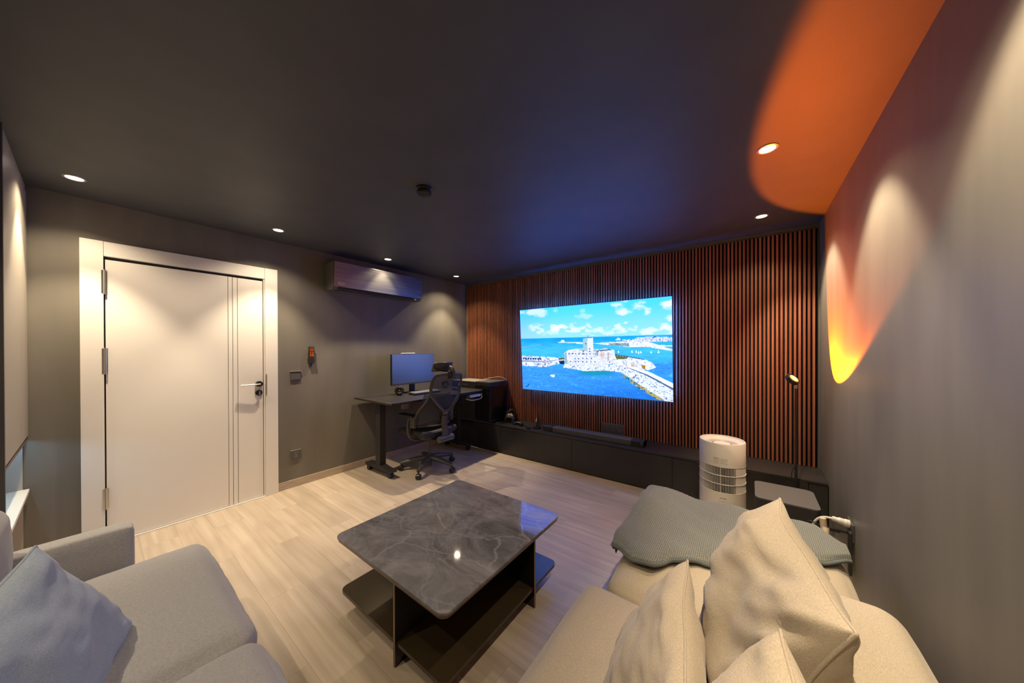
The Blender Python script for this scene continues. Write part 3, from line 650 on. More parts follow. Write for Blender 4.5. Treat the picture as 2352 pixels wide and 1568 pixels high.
obj('top_lip', box(.0, .020, 1.216, 1.314, 1.180, 1.185), M['trimr'], sw, bev=.001)
sk = thing('wall_socket', 'grey wall socket low beside the white door frame', 'socket', (0, 1.265, .33))
obj('plate', box(0, .011, 1.221, 1.311, .286, .374), M['plate'], sk, bev=.002)
obj('top_edge', box(0, .012, 1.221, 1.311, .3725, .3755), M['trimr'], sk)
for yy, zz, a in ((1.254, .353, .5), (1.276, .353, -.5), (1.265, .333, 0), (1.256, .308, .5), (1.274, .308, -.5), (1.265, .32, 0)):
    obj('slot', box(.011, .0116, yy-.0015, yy+.0015, zz-.004, zz+.004), M['logo'], sk)

# ------------------------------------------------------------------ desk
DZ = .845
dk = thing('standing_desk', 'black height-adjustable desk on castors along the wall', 'desk', (.40, 2.55, 0))
out = [(.02, 1.862), (.70, 1.850), (.775, 1.872), (.80, 1.93), (.792, 2.3), (.780, 2.58), (.792, 2.86), (.80, 3.20), (.785, 3.255), (.73, 3.27), (.02, 3.27)]
obj('desktop', prism(out, DZ-.024, DZ), M['console'], dk, bev=.002)
rim = [Vector((p[0], p[1], DZ-.001)) for p in out]
obj('edge_trim', tube(rim, .0022, 6, closed=True), M['bronze'], dk)
for yy in (1.965, 3.155):
    obj('column', box(.375, .435, yy-.028, yy+.028, .05, .50, box(.365, .445, yy-.036, yy+.036, .42, DZ-.045)) if yy > 3 else box(.360, .450, yy-.036, yy+.036, .085, DZ-.045), M['blackm'], dk, bev=.002)
    prof = [(.13, .082), (.155, .098), (.36, .112), (.46, .112), (.645, .088), (.665, .074), (.64, .066), (.16, .062)]
    ft = obj('foot', prism(prof, yy-.040, yy+.040, M_=mxz), M['blackm'], dk, bev=.003)
    for xx in (.175, .60):
        cs_ = obj('castor', tube([(xx, yy-.022, .030), (xx, yy+.022, .030)], .030, 20), M['black'], ft, smooth=True)
    obj('bracket', box(.15, .68, yy-.030, yy+.030, DZ-.045, DZ-.024), M['blackm'], dk)
obj('cross_beam', box(.34, .46, 1.965, 3.155, DZ-.075, DZ-.030), M['blackm'], dk)
obj('foot_rail', box(.30, .315, 3.10, 3.11, .33, .35), M['blackm'], dk)
obj('control_box', prism(rrect(.70, .765, 2.02, 2.10, .02), DZ-.085, DZ-.024), M['grey'], dk, smooth=True)
t = thing('power_strip', 'pale power strip fixed under the far end of the desk', 'power strip', (.70, 3.10, .76))
obj('body', box(.765, .80, 3.00, 3.20, .765, .80), M['strip'], t, bev=.004)
obj('plug', box(.76, .80, 2.93, 2.975, .765, .80), M['blackm'], t, bev=.004)
obj('cable', tube(curve_pts([(.775, 2.94, .76), (.78, 3.02, .73), (.79, 3.12, .725), (.795, 3.22, .74), (.78, 3.235, .80)], 8), .007, 8), M['cream'], t, smooth=True)
tag(obj('desk_cable', tube(curve_pts([(.10, 3.02, DZ-.03), (.12, 3.0, .70), (.10, 3.08, .55), (.13, 3.05, .42), (.12, 3.1, .40)], 8), .006, 8), M['cable'], None, smooth=True), 'black cable hanging under the desk by the wall', 'cable')
tag(obj('desk_cable', tube(curve_pts([(.07, 3.16, DZ-.03), (.09, 3.18, .66), (.08, 3.12, .50), (.10, 3.16, .395)], 8), .008, 8), M['cream'], None, smooth=True), 'cream cable hanging between desk and console corner', 'cable')

# monitor
mo = thing('computer_monitor', 'switched-off widescreen monitor on the desk', 'monitor', (.25, 2.535, DZ))
obj('housing', box(.205, .243, 2.212, 2.858, .958, 1.343), M['black'], mo, bev=.004)
obj('panel', box(.243, .2445, 2.2145, 2.8555, .982, 1.3405), M['screen'], mo)
obj('lower_bezel', box(.243, .248, 2.212, 2.858, .958, .981), M['grey'], mo, bev=.001)
obj('neck', box(.175, .207, 2.50, 2.57, DZ+.01, 1.12), M['blackm'], mo, bev=.003)
obj('base', prism(rrect(.12, .33, 2.42, 2.65, .02), DZ+.0005, DZ+.012), M['blackm'], mo)
tag(obj('light_bar', tube([(.215, 2.36, 1.352), (.215, 2.56, 1.352)], .008, 10), M['logo'], None, smooth=True), 'thin pale light bar lying on top of the monitor', 'lamp')

def speaker(x, y, z, lab, r=.055):
    t = thing('desk_speaker', lab, 'speaker', (x, y, z), 'small round speakers')
    d = Vector((.82, -.55, .12)).normalized(); c = Vector((x, y, z+r+.004))
    obj('shell', lathe([(0, -r)]+[(r*math.sin(a), -r*math.cos(a)) for a in [PI*k/14 for k in range(1, 11)]]+[(r*.70, r*.62), (r*.66, r*.66)], c, 28, axis=d), M['black'], t, smooth=True)
    obj('cone', lathe([(r*.66, r*.66), (r*.4, r*.45), (r*.25, r*.40)], c, 24, axis=d), M['blackm'], t, smooth=True)
    obj('dust_cap', lathe([(r*.27, r*.40), (r*.2, r*.52), (0, r*.58)], c, 20, axis=d), M['copper'], t, smooth=True)
    obj('foot', lathe([(0, 0), (r*.55, 0), (r*.5, .012), (0, .014)], (x, y, z), 20), M['blackm'], t, smooth=True)
    return t
speaker(.32, 2.262, DZ, 'round black speaker on the desk at the left of the monitor')
speaker(.17, 3.12, DZ, 'round black speaker on the desk seen behind the chair back')

# keyboard
kb = thing('keyboard', 'mechanical keyboard with pale keycaps on the desk', 'keyboard', (.43, 2.52, DZ))
KX0, KX1, KY0, KY1 = .37, .50, 2.36, 2.76
obj('case', box(KX0, KX1, KY0, KY1, DZ+.001, DZ+.020), M['black'], kb, bev=.003)
k0 = None
for i in range(6):
    for j in range(17):
        if k0 is None:
            k0 = obj('keycap', prism(rrect(-.0085, .0085, -.0098, .0098, .002, 2), 0, .009), M['cap'], kb, local=True); o = k0
        else: o = k0.copy(); COL.objects.link(o)
        o.location = (KX0+.014+i*.0205-.43, KY0+.018+j*.0228-2.52, .020+(.004 if i < 2 else 0))
ms = thing('mouse', 'black computer mouse on the desk right of the keyboard', 'mouse', (.50, 3.02, DZ))
obj('shell', rbox((.50, 3.02, DZ+.018), (.055, .030, .016), .0155, 8, puff=(.006, 0)), M['black'], ms, smooth=True)
obj('scroll_wheel', tube([(.473, 3.017, DZ+.034), (.473, 3.023, DZ+.034)], .008, 12), M['logo'], ms)

# PC tower on the console
pc = thing('computer_tower', 'tall black computer case standing on the console end', 'computer', (.60, 3.5, CT))
px0, px1, py0, py1, pz1 = .60, .876, 3.30, 3.695, .945
obj('case', box(px0, px1, py0+.004, py1, CT+.012, pz1-.004), M['blackm'], pc, bev=.003)
obj('front_panel', box(px0+.002, px1-.002, py0-.006, py0+.004, CT+.014, pz1-.05), M['gloss'], pc, bev=.002)
obj('top_panel', box(px0+.006, px1-.006, py0+.01, py1-.01, pz1-.004, pz1), M['grey'], pc)
obj('side_window', box(px1, px1+.003, py0+.02, py1-.02, CT+.04, pz1-.06), M['glassb'], pc)
for xx, yy in ((px0+.03, py0+.04), (px1-.03, py0+.04), (px0+.03, py1-.04), (px1-.03, py1-.04)): obj('foot', cyl((xx, yy, CT+.0005), .014, .012, 14), M['black'], pc)
obj('base_trim', box(px0-.02, px1-.02, py0-.003, py0+.004, CT+.001, CT+.010), M['bronze'], pc)
t2 = thing('games_box', 'flat black box with a white triangle mark behind the desk end', 'box', (.30, 3.5, CT))
obj('body', box(.10, .585, 3.32, 3.69, CT+.001, .935), M['blackm'], t2, bev=.004)
obj('top_panel', box(.11, .575, 3.33, 3.68, .935, .939), M['cabinet'], t2)
obj('triangle_mark', prism([(.235, .862), (.285, .862), (.262, .912)], -3.3195, -3.3185, M_=Matrix(((1, 0, 0, 0), (0, 0, -1, 0), (0, 1, 0, 0), (0, 0, 0, 1))).copy()), M['white'], t2)
for k in range(5): obj('letter_mark', box(.30+k*.028, .318+k*.028, 3.3180, 3.3195, .872, .900), M['grey'], t2)
tag(obj('box_cable', tube(curve_pts([(.56, 3.42, .944), (.59, 3.44, .958), (.66, 3.50, .975), (.80, 3.60, 1.00), (.86, 3.66, .97), (.87, 3.69, .95)], 8), .0045, 8), M['cream'], None, smooth=True), 'thin pale cable curling over the computer case', 'cable')

# things on the console
s3 = speaker(1.00, 3.60, CT+.001, 'black speaker with a copper dust cap on the console beside the computer case', .085)
gp = thing('game_controller', 'camouflage game controller standing on the console', 'game controller', (1.10, 3.47, CT))
obj('stand', tube(curve_pts([(1.06, 3.52, CT+.002), (1.07, 3.50, CT+.05), (1.10, 3.47, CT+.075)], 6), .006, 8, box(1.03, 1.16, 3.44, 3.55, CT+.0005, CT+.006)), M['black'], gp)
obj('shell', rbox((1.10, 3.465, CT+.098), (.052, .026, .026), .024, 10, puff=(.006, .004)), M['camo'], gp, smooth=True)
for s in (-1, 1):
    obj('grip', tube(curve_pts([(1.10+s*.045, 3.465, CT+.09), (1.10+s*.062, 3.455, CT+.06), (1.10+s*.066, 3.448, CT+.025)], 5), [.024]*6+[.020]*4+[.013], 12), M['black'], gp, smooth=True)
    obj('thumbstick', lathe([(.006, 0), (.006, .010), (.011, .013), (.009, .016), (0, .016)], (1.10+s*.02, 3.44, CT+.108), 14, axis=(0, -.8, .6)), M['blackm'], gp, smooth=True)
gp2 = thing('game_controller', 'dark game controller lying flat on the console', 'game controller', (1.26, 3.46, CT))
obj('shell', rbox((1.26, 3.46, CT+.024), (.05, .032, .020), .018, 8), M['black'], gp2, smooth=True)
for s in (-1, 1): obj('grip', tube([(1.26+s*.045, 3.46, CT+.024), (1.26+s*.058, 3.40, CT+.018)], [.019, .012], 12), M['black'], gp2, smooth=True)
for k in range(3):
    P_ = [(.93+.11*i+k*.02, 3.36+.045*k+.02*math.sin(i*2+k), CT+.0045) for i in range(5)]
    tag(obj('console_cable', tube(curve_pts(P_, 8), .004, 6), M['cable'], None, smooth=True), ('thin black cable loop on the console beside the case', 'thin black cable running behind the controllers', 'thin black cable ending left of the flame-shaped stand')[k], 'cable')
an = thing('router', 'black stand with a tall fin and pale flame-shaped mark on the console', 'router', (1.545, 3.45, CT))
obj('base', lathe([(0, .001), (.055, .001), (.055, .010), (.03, .018), (0, .02)], (1.545, 3.45, CT), 28), M['gloss'], an, smooth=True)
obj('fin', prism([(1.545, CT+.015), (1.585, CT+.015), (1.590, CT+.10), (1.580, CT+.22), (1.572, CT+.22), (1.560, CT+.12)], 0, .012, M_=Matrix(((1, 0, 0, 0), (0, 0, -1, 3.456), (0, 1, 0, 0), (0, 0, 0, 1)))), M['black'], an)
obj('flame_mark', prism([(1.532, CT+.085), (1.548, CT+.085), (1.552, CT+.115), (1.556, CT+.150), (1.546, CT+.125), (1.535, CT+.11)], 0, .004, M_=Matrix(((1, 0, 0, 0), (0, 0, -1, 3.442), (0, 1, 0, 0), (0, 0, 0, 1)))), M['logo'], an)
obj('stem', tube([(1.543, 3.448, CT+.015), (1.542, 3.445, CT+.09)], .004, 8), M['black'], an)
tag(obj('console_dish', lathe([(0, .001), (.03, .001), (.038, .008), (.036, .010), (.02, .005), (0, .004)], (1.47, 3.37, CT), 20), M['gloss'], None, smooth=True), 'tiny black dish at the console edge below the screen corner', 'dish')

# ------------------------------------------------------------------ office chair (backrest towards +x)
ch = thing('office_chair', 'black ergonomic mesh office chair with headrest at the desk', 'office chair', (.715, 2.40, 0), rotz=0)
bx, by = .715, 2.40
def W_(x, y, z): return (bx+x, by+y, z)
hub = obj('base_hub', lathe([(0, .085), (.040, .085), (.045, .10), (.040, .150), (.030, .165), (0, .165)], (bx, by, 0), 24), M['chair'], ch, smooth=True)
for k in range(5):
    a = math.radians(12+72*k); d = Vector((math.cos(a), math.sin(a), 0)); c = Vector((bx, by, 0)); n_ = Vector((-d.y, d.x, 0))
    obj('base_leg', tube([c+d*.02+Vector((0, 0, .135)), c+d*.15+Vector((0, 0, .125)), c+d*.29+Vector((0, 0, .095)), c+d*.325+Vector((0, 0, .088))], [.042, .036, .026, .020], 12, ry=[.034, .028, .020, .017], upv=(0, 0, 1)), M['chair'], ch, smooth=True)
    cw = obj('castor', tube([c+d*.322+n_*-.026+Vector((0, 0, .030)), c+d*.322+n_*-.02+Vector((0, 0, .030)), c+d*.322+n_*.02+Vector((0, 0, .030)), c+d*.322+n_*.026+Vector((0, 0, .030))], [.022, .030, .030, .022], 20), M['black'], ch, smooth=True)
    obj('castor_stem', cyl(c+d*.318+Vector((0, 0, .045)), .009, .05, 10), M['blackmetal'], cw)
obj('gas_lift', cyl((bx, by, .04), .025, .14, 18, cyl((bx, by, .16), .014, .22, 16)), M['chair'], ch, smooth=True)
obj('tilt_mechanism', prism([(bx-.11, .385), (bx-.08, .352), (bx+.06, .345), (bx+.17, .36), (bx+.17, .40), (bx+.05, .415), (bx-.11, .415)], by-.055, by+.055, M_=mxz), M['chair'], ch, bev=.006)
def seatfn(co, p): co.z += .022*abs(p.y)**3 - .030*max(0, -p.x-.35)**2*2; return co
obj('seat', rbox(W_(-.03, 0, .452), (.245, .252, .034), .032, 18, puff=(.010, 0), fn=seatfn), M['blackm'], ch, smooth=True)
obj('seat_pan', rbox(W_(-.03, 0, .415), (.20, .20, .014), .012, 8), M['chair'], ch, smooth=True)
# side arms: curved support bar, bracket, pad
for s in (-1, 1):
    ar = obj('armrest', tube(curve_pts([W_(.02, s*.10, .395), W_(.02, s*.20, .385), W_(.0, s*.275, .43), W_(-.01, s*.292, .52), W_(-.01, s*.286, .60), W_(.0, s*.272, .635)], 6), .020, 12, ry=.012), M['chair'], ch, smooth=True)
    obj('arm_post', tube([W_(-.01, s*.268, .49), W_(-.01, s*.268, .655)], .020, 12, ry=.013), M['chair'], ar, smooth=True)
    obj('arm_pad', rbox(W_(-.05, s*.268, .668), (.125, .040, .013), .012, 8), M['blackm'], ar, smooth=True)
# rear spine
sp_ = curve_pts([W_(.14, 0, .385), W_(.25, 0, .385), W_(.285, 0, .43), W_(.265, 0, .55), W_(.275, 0, .665), W_(.30, 0, .72)], 7)
nn_ = len(sp_); obj('spine', tube(sp_, [(.095-.055*min(1, i/(nn_*.55))) for i in range(nn_)], 14, ry=[.028-.012*i/nn_ for i in range(nn_)], upv=(.3, 0, 1)), M['chair'], ch, smooth=True)
obj('pivot_barrel', tube([W_(.285, -.10, .405), W_(.285, .10, .405)], .036, 20), M['chair'], ch, smooth=True)
# Y frame and upper ring
def backp(y, z): return W_(.29+.09*(z-.70)/.42-.10*(y/.22)**2*.55, y, z)
ring = [(-.185, 1.115), (-.212, 1.06), (-.218, .98), (-.205, .905), (-.12, .80), (-.035, .715), (.035, .715), (.12, .80), (.205, .905), (.218, .98), (.212, 1.06), (.185, 1.115), (.10, 1.125), (0, 1.128), (-.10, 1.125)]
rp = []
for i in range(len(ring)):
    a_, b2 = ring[i], ring[(i+1) % len(ring)]
    for k in range(3): t_ = k/3; rp.append(backp(a_[0]*(1-t_)+b2[0]*t_, a_[1]*(1-t_)+b2[1]*t_))
obj('back_frame', tube(rp, .011, 10, closed=True, ry=.017), M['chair'], ch, smooth=True)
# upper mesh
bm = bmesh.new(); n0 = 14; rows = []
zs_ = [.725+(1.115-.725)*i/20 for i in range(21)]
def halfw(z):
    if z < .905: return .03+(z-.715)*(.175/.19)
    return .205+.013*math.sin((z-.905)/.21*PI) if z < 1.08 else .205-(z-1.08)*.5
for z in zs_: rows.append([bm.verts.new(Vector(backp(halfw(z)*(2*j/n0-1), z))+Vector((-.004-.012*math.sin(PI*j/n0), 0, 0))) for j in range(n0+1)])
for i in range(20):
    for j in range(n0): bm.faces.new((rows[i][j], rows[i][j+1], rows[i+1][j+1], rows[i+1][j]))
obj('back_mesh', bm, M['mesh'], ch, smooth=True)
# lower lumbar wing, in front of the V
bm = bmesh.new(); rows = []
for i in range(13):
    z = .545+.36*i/12; hw = .235-.02*(i/12) if i < 9 else .215-.01*(i-9)
    rows.append([bm.verts.new(W_(.215+.055*(z-.55)/.36-.13*(2*j/16-1)**2+.02*math.sin(PI*i/12), hw*(2*j/16-1), z)) for j in range(17)])
for i in range(12):
    for j in range(16): bm.faces.new((rows[i][j], rows[i][j+1], rows[i+1][j+1], rows[i+1][j]))
lm = obj('lumbar_mesh', bm, M['mesh'], ch, smooth=True)
lp = [W_(.215-.13, s_*.235, .545) for s_ in ()]
lw = [W_(.215-.13*(2*j/16-1)**2, .235*(2*j/16-1), .548) for j in range(17)]
obj('lumbar_rim', tube(lw, .008, 8), M['chair'], lm, smooth=True)
for s in (-1, 1):
    obj('side_strut', tube(curve_pts([backp(s*.214, .93), W_(.23, s*.232, .83), W_(.14, s*.252, .73), W_(.09, s*.262, .65), W_(.085, s*.258, .585)], 6), .020, 10, ry=.011), M['chair'], ch, smooth=True)
    obj('arm_bracket', rbox(W_(.055, s*.270, .60), (.045, .020, .065), .015, 8), M['chair'], ch, smooth=True)
# headrest
hr = obj('headrest', rbox(W_(.30, 0, 1.205), (.020, .135, .052), .019, 12, fn=lambda co, p: Vector((co.x-.075*(p.y**2)+.02*p.z, co.y, co.z+.006*(1-p.y**2)))), M['chair'], ch, smooth=True)
obj('headrest_rim', tube([W_(.322-.075*(math.sin(a)**2)*1+.0, .128*math.sin(a), 1.207+.048*math.cos(a)) for a in [2*PI*k/32 for k in range(32)]], .007, 8, closed=True), M['black'], hr, smooth=True)
obj('headrest_bracket', tube(curve_pts([W_(.375, 0, 1.08), W_(.405, 0, 1.13), W_(.395, 0, 1.18), W_(.345, 0, 1.195)], 6), .030, 12, ry=.012, upv=(0, 1, 0)), M['chair'], ch, smooth=True)
obj('headrest_clamp', rbox(W_(.385, 0, 1.125), (.022, .045, .045), .015, 8), M['black'], ch, smooth=True)
ch.rotation_euler = (0, 0, math.radians(0))

# ------------------------------------------------------------------ coffee table
ct = thing('coffee_table', 'square coffee table with a grey veined marble top and dark shelf', 'coffee table', (2.41, 1.22, 0))
obj('marble_top', prism(rrect(1.995, 2.845, .765, 1.652, .035), .4195, .430), M['marble'], ct, bev=.0015)
obj('top_frame', prism(rrect(1.999, 2.841, .769, 1.648, .034), .406, .4192), M['bronze'], ct, bev=.001)
obj('shelf', prism(rrect(1.957, 2.795, .808, 1.70, .035), .092, .108), M['shelfm'], ct, bev=.0015)
for (a, b_, c, d) in ((2.474, 2.485, .800, 1.434), (2.24, 2.803, 1.4345, 1.4455), (2.229, 2.2395, 1.10, 1.640), (2.006, 2.4735, 1.0885, 1.0995)):
    lg_ = obj('leg_panel', box(a, b_, c, d, 0, .4058), M['glassb'], ct, bev=.001)
for (a, b_, c, d) in ((2.4735, 2.4855, .7985, .8005), (2.8025, 2.8045, 1.434, 1.446)):
    obj('leg_edge', box(a, b_, c, d, 0, .4058), M['bronze'], ct)

# ------------------------------------------------------------------ floor-standing things at the right
pcx, pcy, pr, ph = 3.556, 3.082, .158, .665
ap = thing('air_purifier', 'white cylindrical air purifier with dark grilles on the floor', 'air purifier', (pcx, pcy, 0))
obj('shell', lathe([(0, .002), (.150, .002), (pr, .012), (pr, .285)], (pcx, pcy, 0), 64), M['white'], ap, smooth=True)
obj('shell', lathe([(pr, .485), (pr, ph-.006), (pr-.004, ph), (pr-.010, ph), (pr-.016, ph-.010)], (pcx, pcy, 0), 64), M['white'], ap, smooth=True)
obj('top_bowl', lathe([(pr-.016, ph-.010), (pr-.035, ph-.022), (.080, ph-.038), (.078, ph-.040)], (pcx, pcy, 0), 64), M['white'], ap, smooth=True)
obj('top_disc', lathe([(0, ph-.030), (.055, ph-.030), (.060, ph-.034), (.060, ph-.05)], (pcx, pcy, 0), 48), M['white'], ap, smooth=True)
bm = bmesh.new()
for k in range(48):
    a = 2*PI*k/48; d = Vector((math.cos(a), math.sin(a), 0)); n_ = Vector((-d.y, d.x, 0))*.0016
    P_ = [Vector((pcx, pcy, ph-.0335))+d*.058, Vector((pcx, pcy, ph-.0255))+d*.122]
    vs = [bm.verts.new(P_[0]-n_), bm.verts.new(P_[0]+n_), bm.verts.new(P_[1]+n_), bm.verts.new(P_[1]-n_)]; bm.faces.new(vs)
ob = obj('outlet_ribs', bm, M['label'], ap)
obj('outlet_well', lathe([(0, ph-.055), (.079, ph-.055), (.079, ph-.040)], (pcx, pcy, 0), 40), M['dark'], ap, smooth=True)
obj('filter_core', lathe([(pr-.022, .28), (pr-.022, .49)], (pcx, pcy, 0), 48), M['dark'], ap, smooth=True)
# grille bars: facing the room, two hoops, thin uprights
def arc(r, a0, a1, n, z): return [(pcx+r*math.cos(math.radians(a0+(a1-a0)*k/n)), pcy+r*math.sin(math.radians(a0+(a1-a0)*k/n)), z) for k in range(n+1)]
for z in (.351, .418): obj('hoop', tube(arc(pr-.001, -180, 180, 64, z)[:-1], .0032, 6, closed=True), M['white'], ap, smooth=True)
vb0 = None
for k in range(96):
    a = math.radians(k*3.75); wide = (k % 12 == 0)
    hw = .0028 if wide else .0014
    o = obj('grille_bar', box(pr-.006, pr-.001, -hw, hw, .285, .485), M['white'], ap, local=True) if (vb0 is None or wide) else vb0.copy()
    if vb0 is not None and not wide: COL.objects.link(o)
    if not wide and vb0 is None: vb0 = o
    o.rotation_euler = (0, 0, a)
for z in (.285, .485): obj('grille_rim', tube(arc(pr-.002, -180, 180, 64, z)[:-1], .003, 6, closed=True), M['white'], ap, smooth=True)
# smooth covers on both flanks of the visible grille
def arcpanel(a0, a1, r, z0, z1, n=16, th=.003):
    bm = bmesh.new(); R_ = []
    for z in (z0, z1):
        R_.append([bm.verts.new(p) for p in arc(r, a0, a1, n, z)])
        R_.append([bm.verts.new(p) for p in arc(r-th, a0, a1, n, z)])
    for k in range(n):
        bm.faces.new((R_[0][k], R_[0][k+1], R_[2][k+1], R_[2][k])); bm.faces.new((R_[1][k], R_[3][k], R_[3][k+1], R_[1][k+1]))
        bm.faces.new((R_[2][k], R_[2][k+1], R_[3][k+1], R_[3][k])); bm.faces.new((R_[0][k], R_[1][k], R_[1][k+1], R_[0][k+1]))
    bm.faces.new((R_[0][0], R_[2][0], R_[3][0], R_[1][0])); bm.faces.new((R_[0][n], R_[1][n], R_[3][n], R_[2][n])); return bm
adir = math.degrees(math.atan2(0-pcy, 3.73-pcx))
obj('flank_cover', arcpanel(adir-90, adir-52, pr-.0035, .287, .483), M['white'], ap, smooth=True)
obj('flank_cover', arcpanel(adir+36, adir+90, pr-.0035, .287, .483), M['white'], ap, smooth=True)
lb = obj('rating_label', arcpanel(adir-21, adir+13, pr+.0006, .498, .556, th=.0005), M['white'], ap, smooth=True)
for i, (a0, a1) in enumerate(((-20, -7), (-20, -9), (-20, -6), (-19, -8), (-3, 6), (-3, 5), (-3, 7), (8, 12.5), (8, 12), (8, 12.5))):
    zz = (.548, .536, .524, .510, .542, .530, .515, .545, .531, .512)[i]
    obj('print_line', arcpanel(adir+a0, adir+a1, pr+.0010, zz, zz+(.004 if i == 0 else .0022), 6, .0004), M['label'], lb)
obj('filter_latch', arcpanel(adir-7, adir+12, pr+.002, .222, .252, 8, .004), M['white'], ap)
obj('latch_grip', arcpanel(adir-5, adir+10, pr+.0028, .242, .250, 8, .002), M['trimr'], ap)

sb = thing('subwoofer', 'dark grey box subwoofer with rounded corners behind the pillow', 'subwoofer', (3.93, 2.85, 0))
obj('body', prism(rrect(3.765, 4.09, 2.69, 3.03, .035, 8), .012, .394), M['blackm'], sb, smooth=True)
obj('top_panel', prism(rrect(3.765, 4.09, 2.69, 3.03, .035, 8), .394, .402), M['grey'], sb, bev=.002)
for xx, yy in ((3.80, 2.73), (4.05, 2.73), (3.80, 2.99), (4.05, 2.99)): obj('foot', cyl((xx, yy, 0), .015, .013, 12), M['black'], sb)

# sunset lamp
lx, ly = 4.016, 3.19
ln = thing('sunset_lamp', 'slim black floor lamp throwing an orange disc on wall and ceiling', 'floor lamp', (lx, ly, 0))
obj('base', lathe([(0, .0005), (.075, .0005), (.075, .010), (.070, .014), (0, .015)], (lx, ly, 0), 36), M['black'], ln, smooth=True)
obj('pole', cyl((lx, ly, .014), .0085, .50, 16, cyl((lx, ly, .50), .0075, .62, 16)), M['black'], ln, smooth=True)
obj('joint', cyl((lx, ly, 1.10), .0085, .035, 14), M['chrome'], ln, smooth=True)
obj('cord', tube(curve_pts([(lx-.004, ly-.009, .52), (lx-.022, ly-.012, .48), (lx-.026, ly-.012, .42), (lx-.006, ly-.010, .36), (lx-.004, ly-.011, .05)], 8), .003, 6), M['cable'], ln, smooth=True)
AX = Vector((.6137, -.3748, .6950)).normalized(); hc = Vector((4.000, 3.185, 1.172))
hd_ = obj('head', lathe([(0, -.030), (.030, -.030), (.044, -.022), (.047, -.004), (.047, .006), (.030, .007)], hc, 32, axis=AX), M['blackmetal'], ln, smooth=True)
obj('lens', lathe([(.031, .0065), (.022, .010), (0, .012)], hc, 28, axis=AX), M['sunlens'], hd_, smooth=True)
obj('lens_core', lathe([(.012, .0125), (.006, .015), (0, .0155)], hc, 20, axis=AX), M['sunhot'], hd_, smooth=True)
obj('swivel', tube([(lx, ly, 1.132), hc-AX*.03], .006, 10), M['chrome'], ln, smooth=True)
l = spot('sunset_beam', hc+AX*.03, AX, P_SUN, 99, .10, .012, (1, .15, .001), ln)

# socket, plugs and the pale cable bundle by the right wall
ws = thing('wall_socket', 'dark wall socket behind the sofa on the right wall, full of plugs', 'socket', (RX, 2.665, .3))
obj('plate', box(RX-.010, RX-.0003, 2.600, 2.730, .292, .392), M['plate'], ws, bev=.002)
obj('holder', box(RX-.022, RX-.010, 2.598, 2.64, .10, .345), M['blackm'], ws, bev=.003)
pg = thing('white_plug', 'white mains plug with a pale cable in the right wall socket', 'plug', (RX-.012, 2.66, .37))
obj('body', tube(curve_pts([(RX-.011, 2.66, .374), (RX-.030, 2.66, .376), (RX-.055, 2.66, .380), (RX-.085, 2.662, .383)], 5), [.022]*6+[.019]*5+[.015]*4+[.010], 16), M['white'], pg, smooth=True)
obj('cable', tube(curve_pts([(RX-.08, 2.662, .383), (RX-.12, 2.665, .378), (RX-.15, 2.67, .35), (RX-.165, 2.68, .30), (RX-.17, 2.69, .20)], 8), .0065, 10), M['white'], pg, smooth=True)
cp = thing('charger', 'small black charger plugged in below the white plug', 'charger', (RX-.012, 2.64, .33))
obj('body', box(RX-.105, RX-.055, 2.630, 2.648, .318, .336, box(RX-.055, RX-.0105, 2.634, 2.646, .323, .333)), M['black'], cp, bev=.002)
obj('cable', tube(curve_pts([(RX-.105, 2.64, .327), (RX-.14, 2.64, .335), (RX-.18, 2.645, .345), (RX-.20, 2.65, .33)], 6), .003, 8), M['cable'], cp, smooth=True)
for k, (dx, lab) in enumerate(((0, 'thick cream tube standing by the subwoofer corner, under the white plug'), (.045, 'second cream tube slanting to the sofa beside the first'))):
    tag(obj('cream_tube', tube([(4.115-dx*.9, 2.60-dx, .02), (4.10-dx*.2, 2.62, .22), (4.085-dx*.1, 2.63, .385+dx*.1)] if k == 0 else [(4.06, 2.45, .05), (4.075, 2.50, .25), (4.09, 2.56, .36)], .016, 14), M['cream'], None, smooth=True), lab, 'tube')

# ------------------------------------------------------------------ beige sofa along the right wall
so = thing('beige_sofa', 'beige fabric sofa running along the right wall', 'sofa', (3.65, 1.0, 0))
obj('base', rbox((3.64, .50, .17), (.42, .85, .12), .03, 10), M['beige'], so, smooth=True)
obj('ottoman_base', rbox((3.665, 1.75, .15), (.40, .44, .12), .03, 10), M['beige'], so, smooth=True)
def cush(c, h, r, puff, wr, seed, m, name='seat_cushion', parent=None, n=26): return obj(name, rbox(c, h, r, n, puff, wr, seed), m, parent, smooth=True, angle=180)
cush((3.55, .80, .375), (.355, .435, .085), .055, (.022, .012), .006, 2, M['beige'], parent=so)
cush((3.55, -.09, .375), (.355, .435, .085), .055, (.022, .012), .006, 3, M['beige'], parent=so)
cush((3.665, 1.755, .355), (.415, .485, .085), .06, (.018, .01), .006, 5, M['beige'], 'ottoman_cushion', so)
cush((3.965, .45, .49), (.105, .87, .215), .07, (.01, .01), .005, 8, M['beige'], 'backrest', so, 24)
for x_, y_ in ((3.30, 1.25), (3.30, -.30), (4.0, 2.15), (3.32, 2.15)): obj('leg', cyl((x_, y_, 0), .018, .05, 12), M['black'], so)

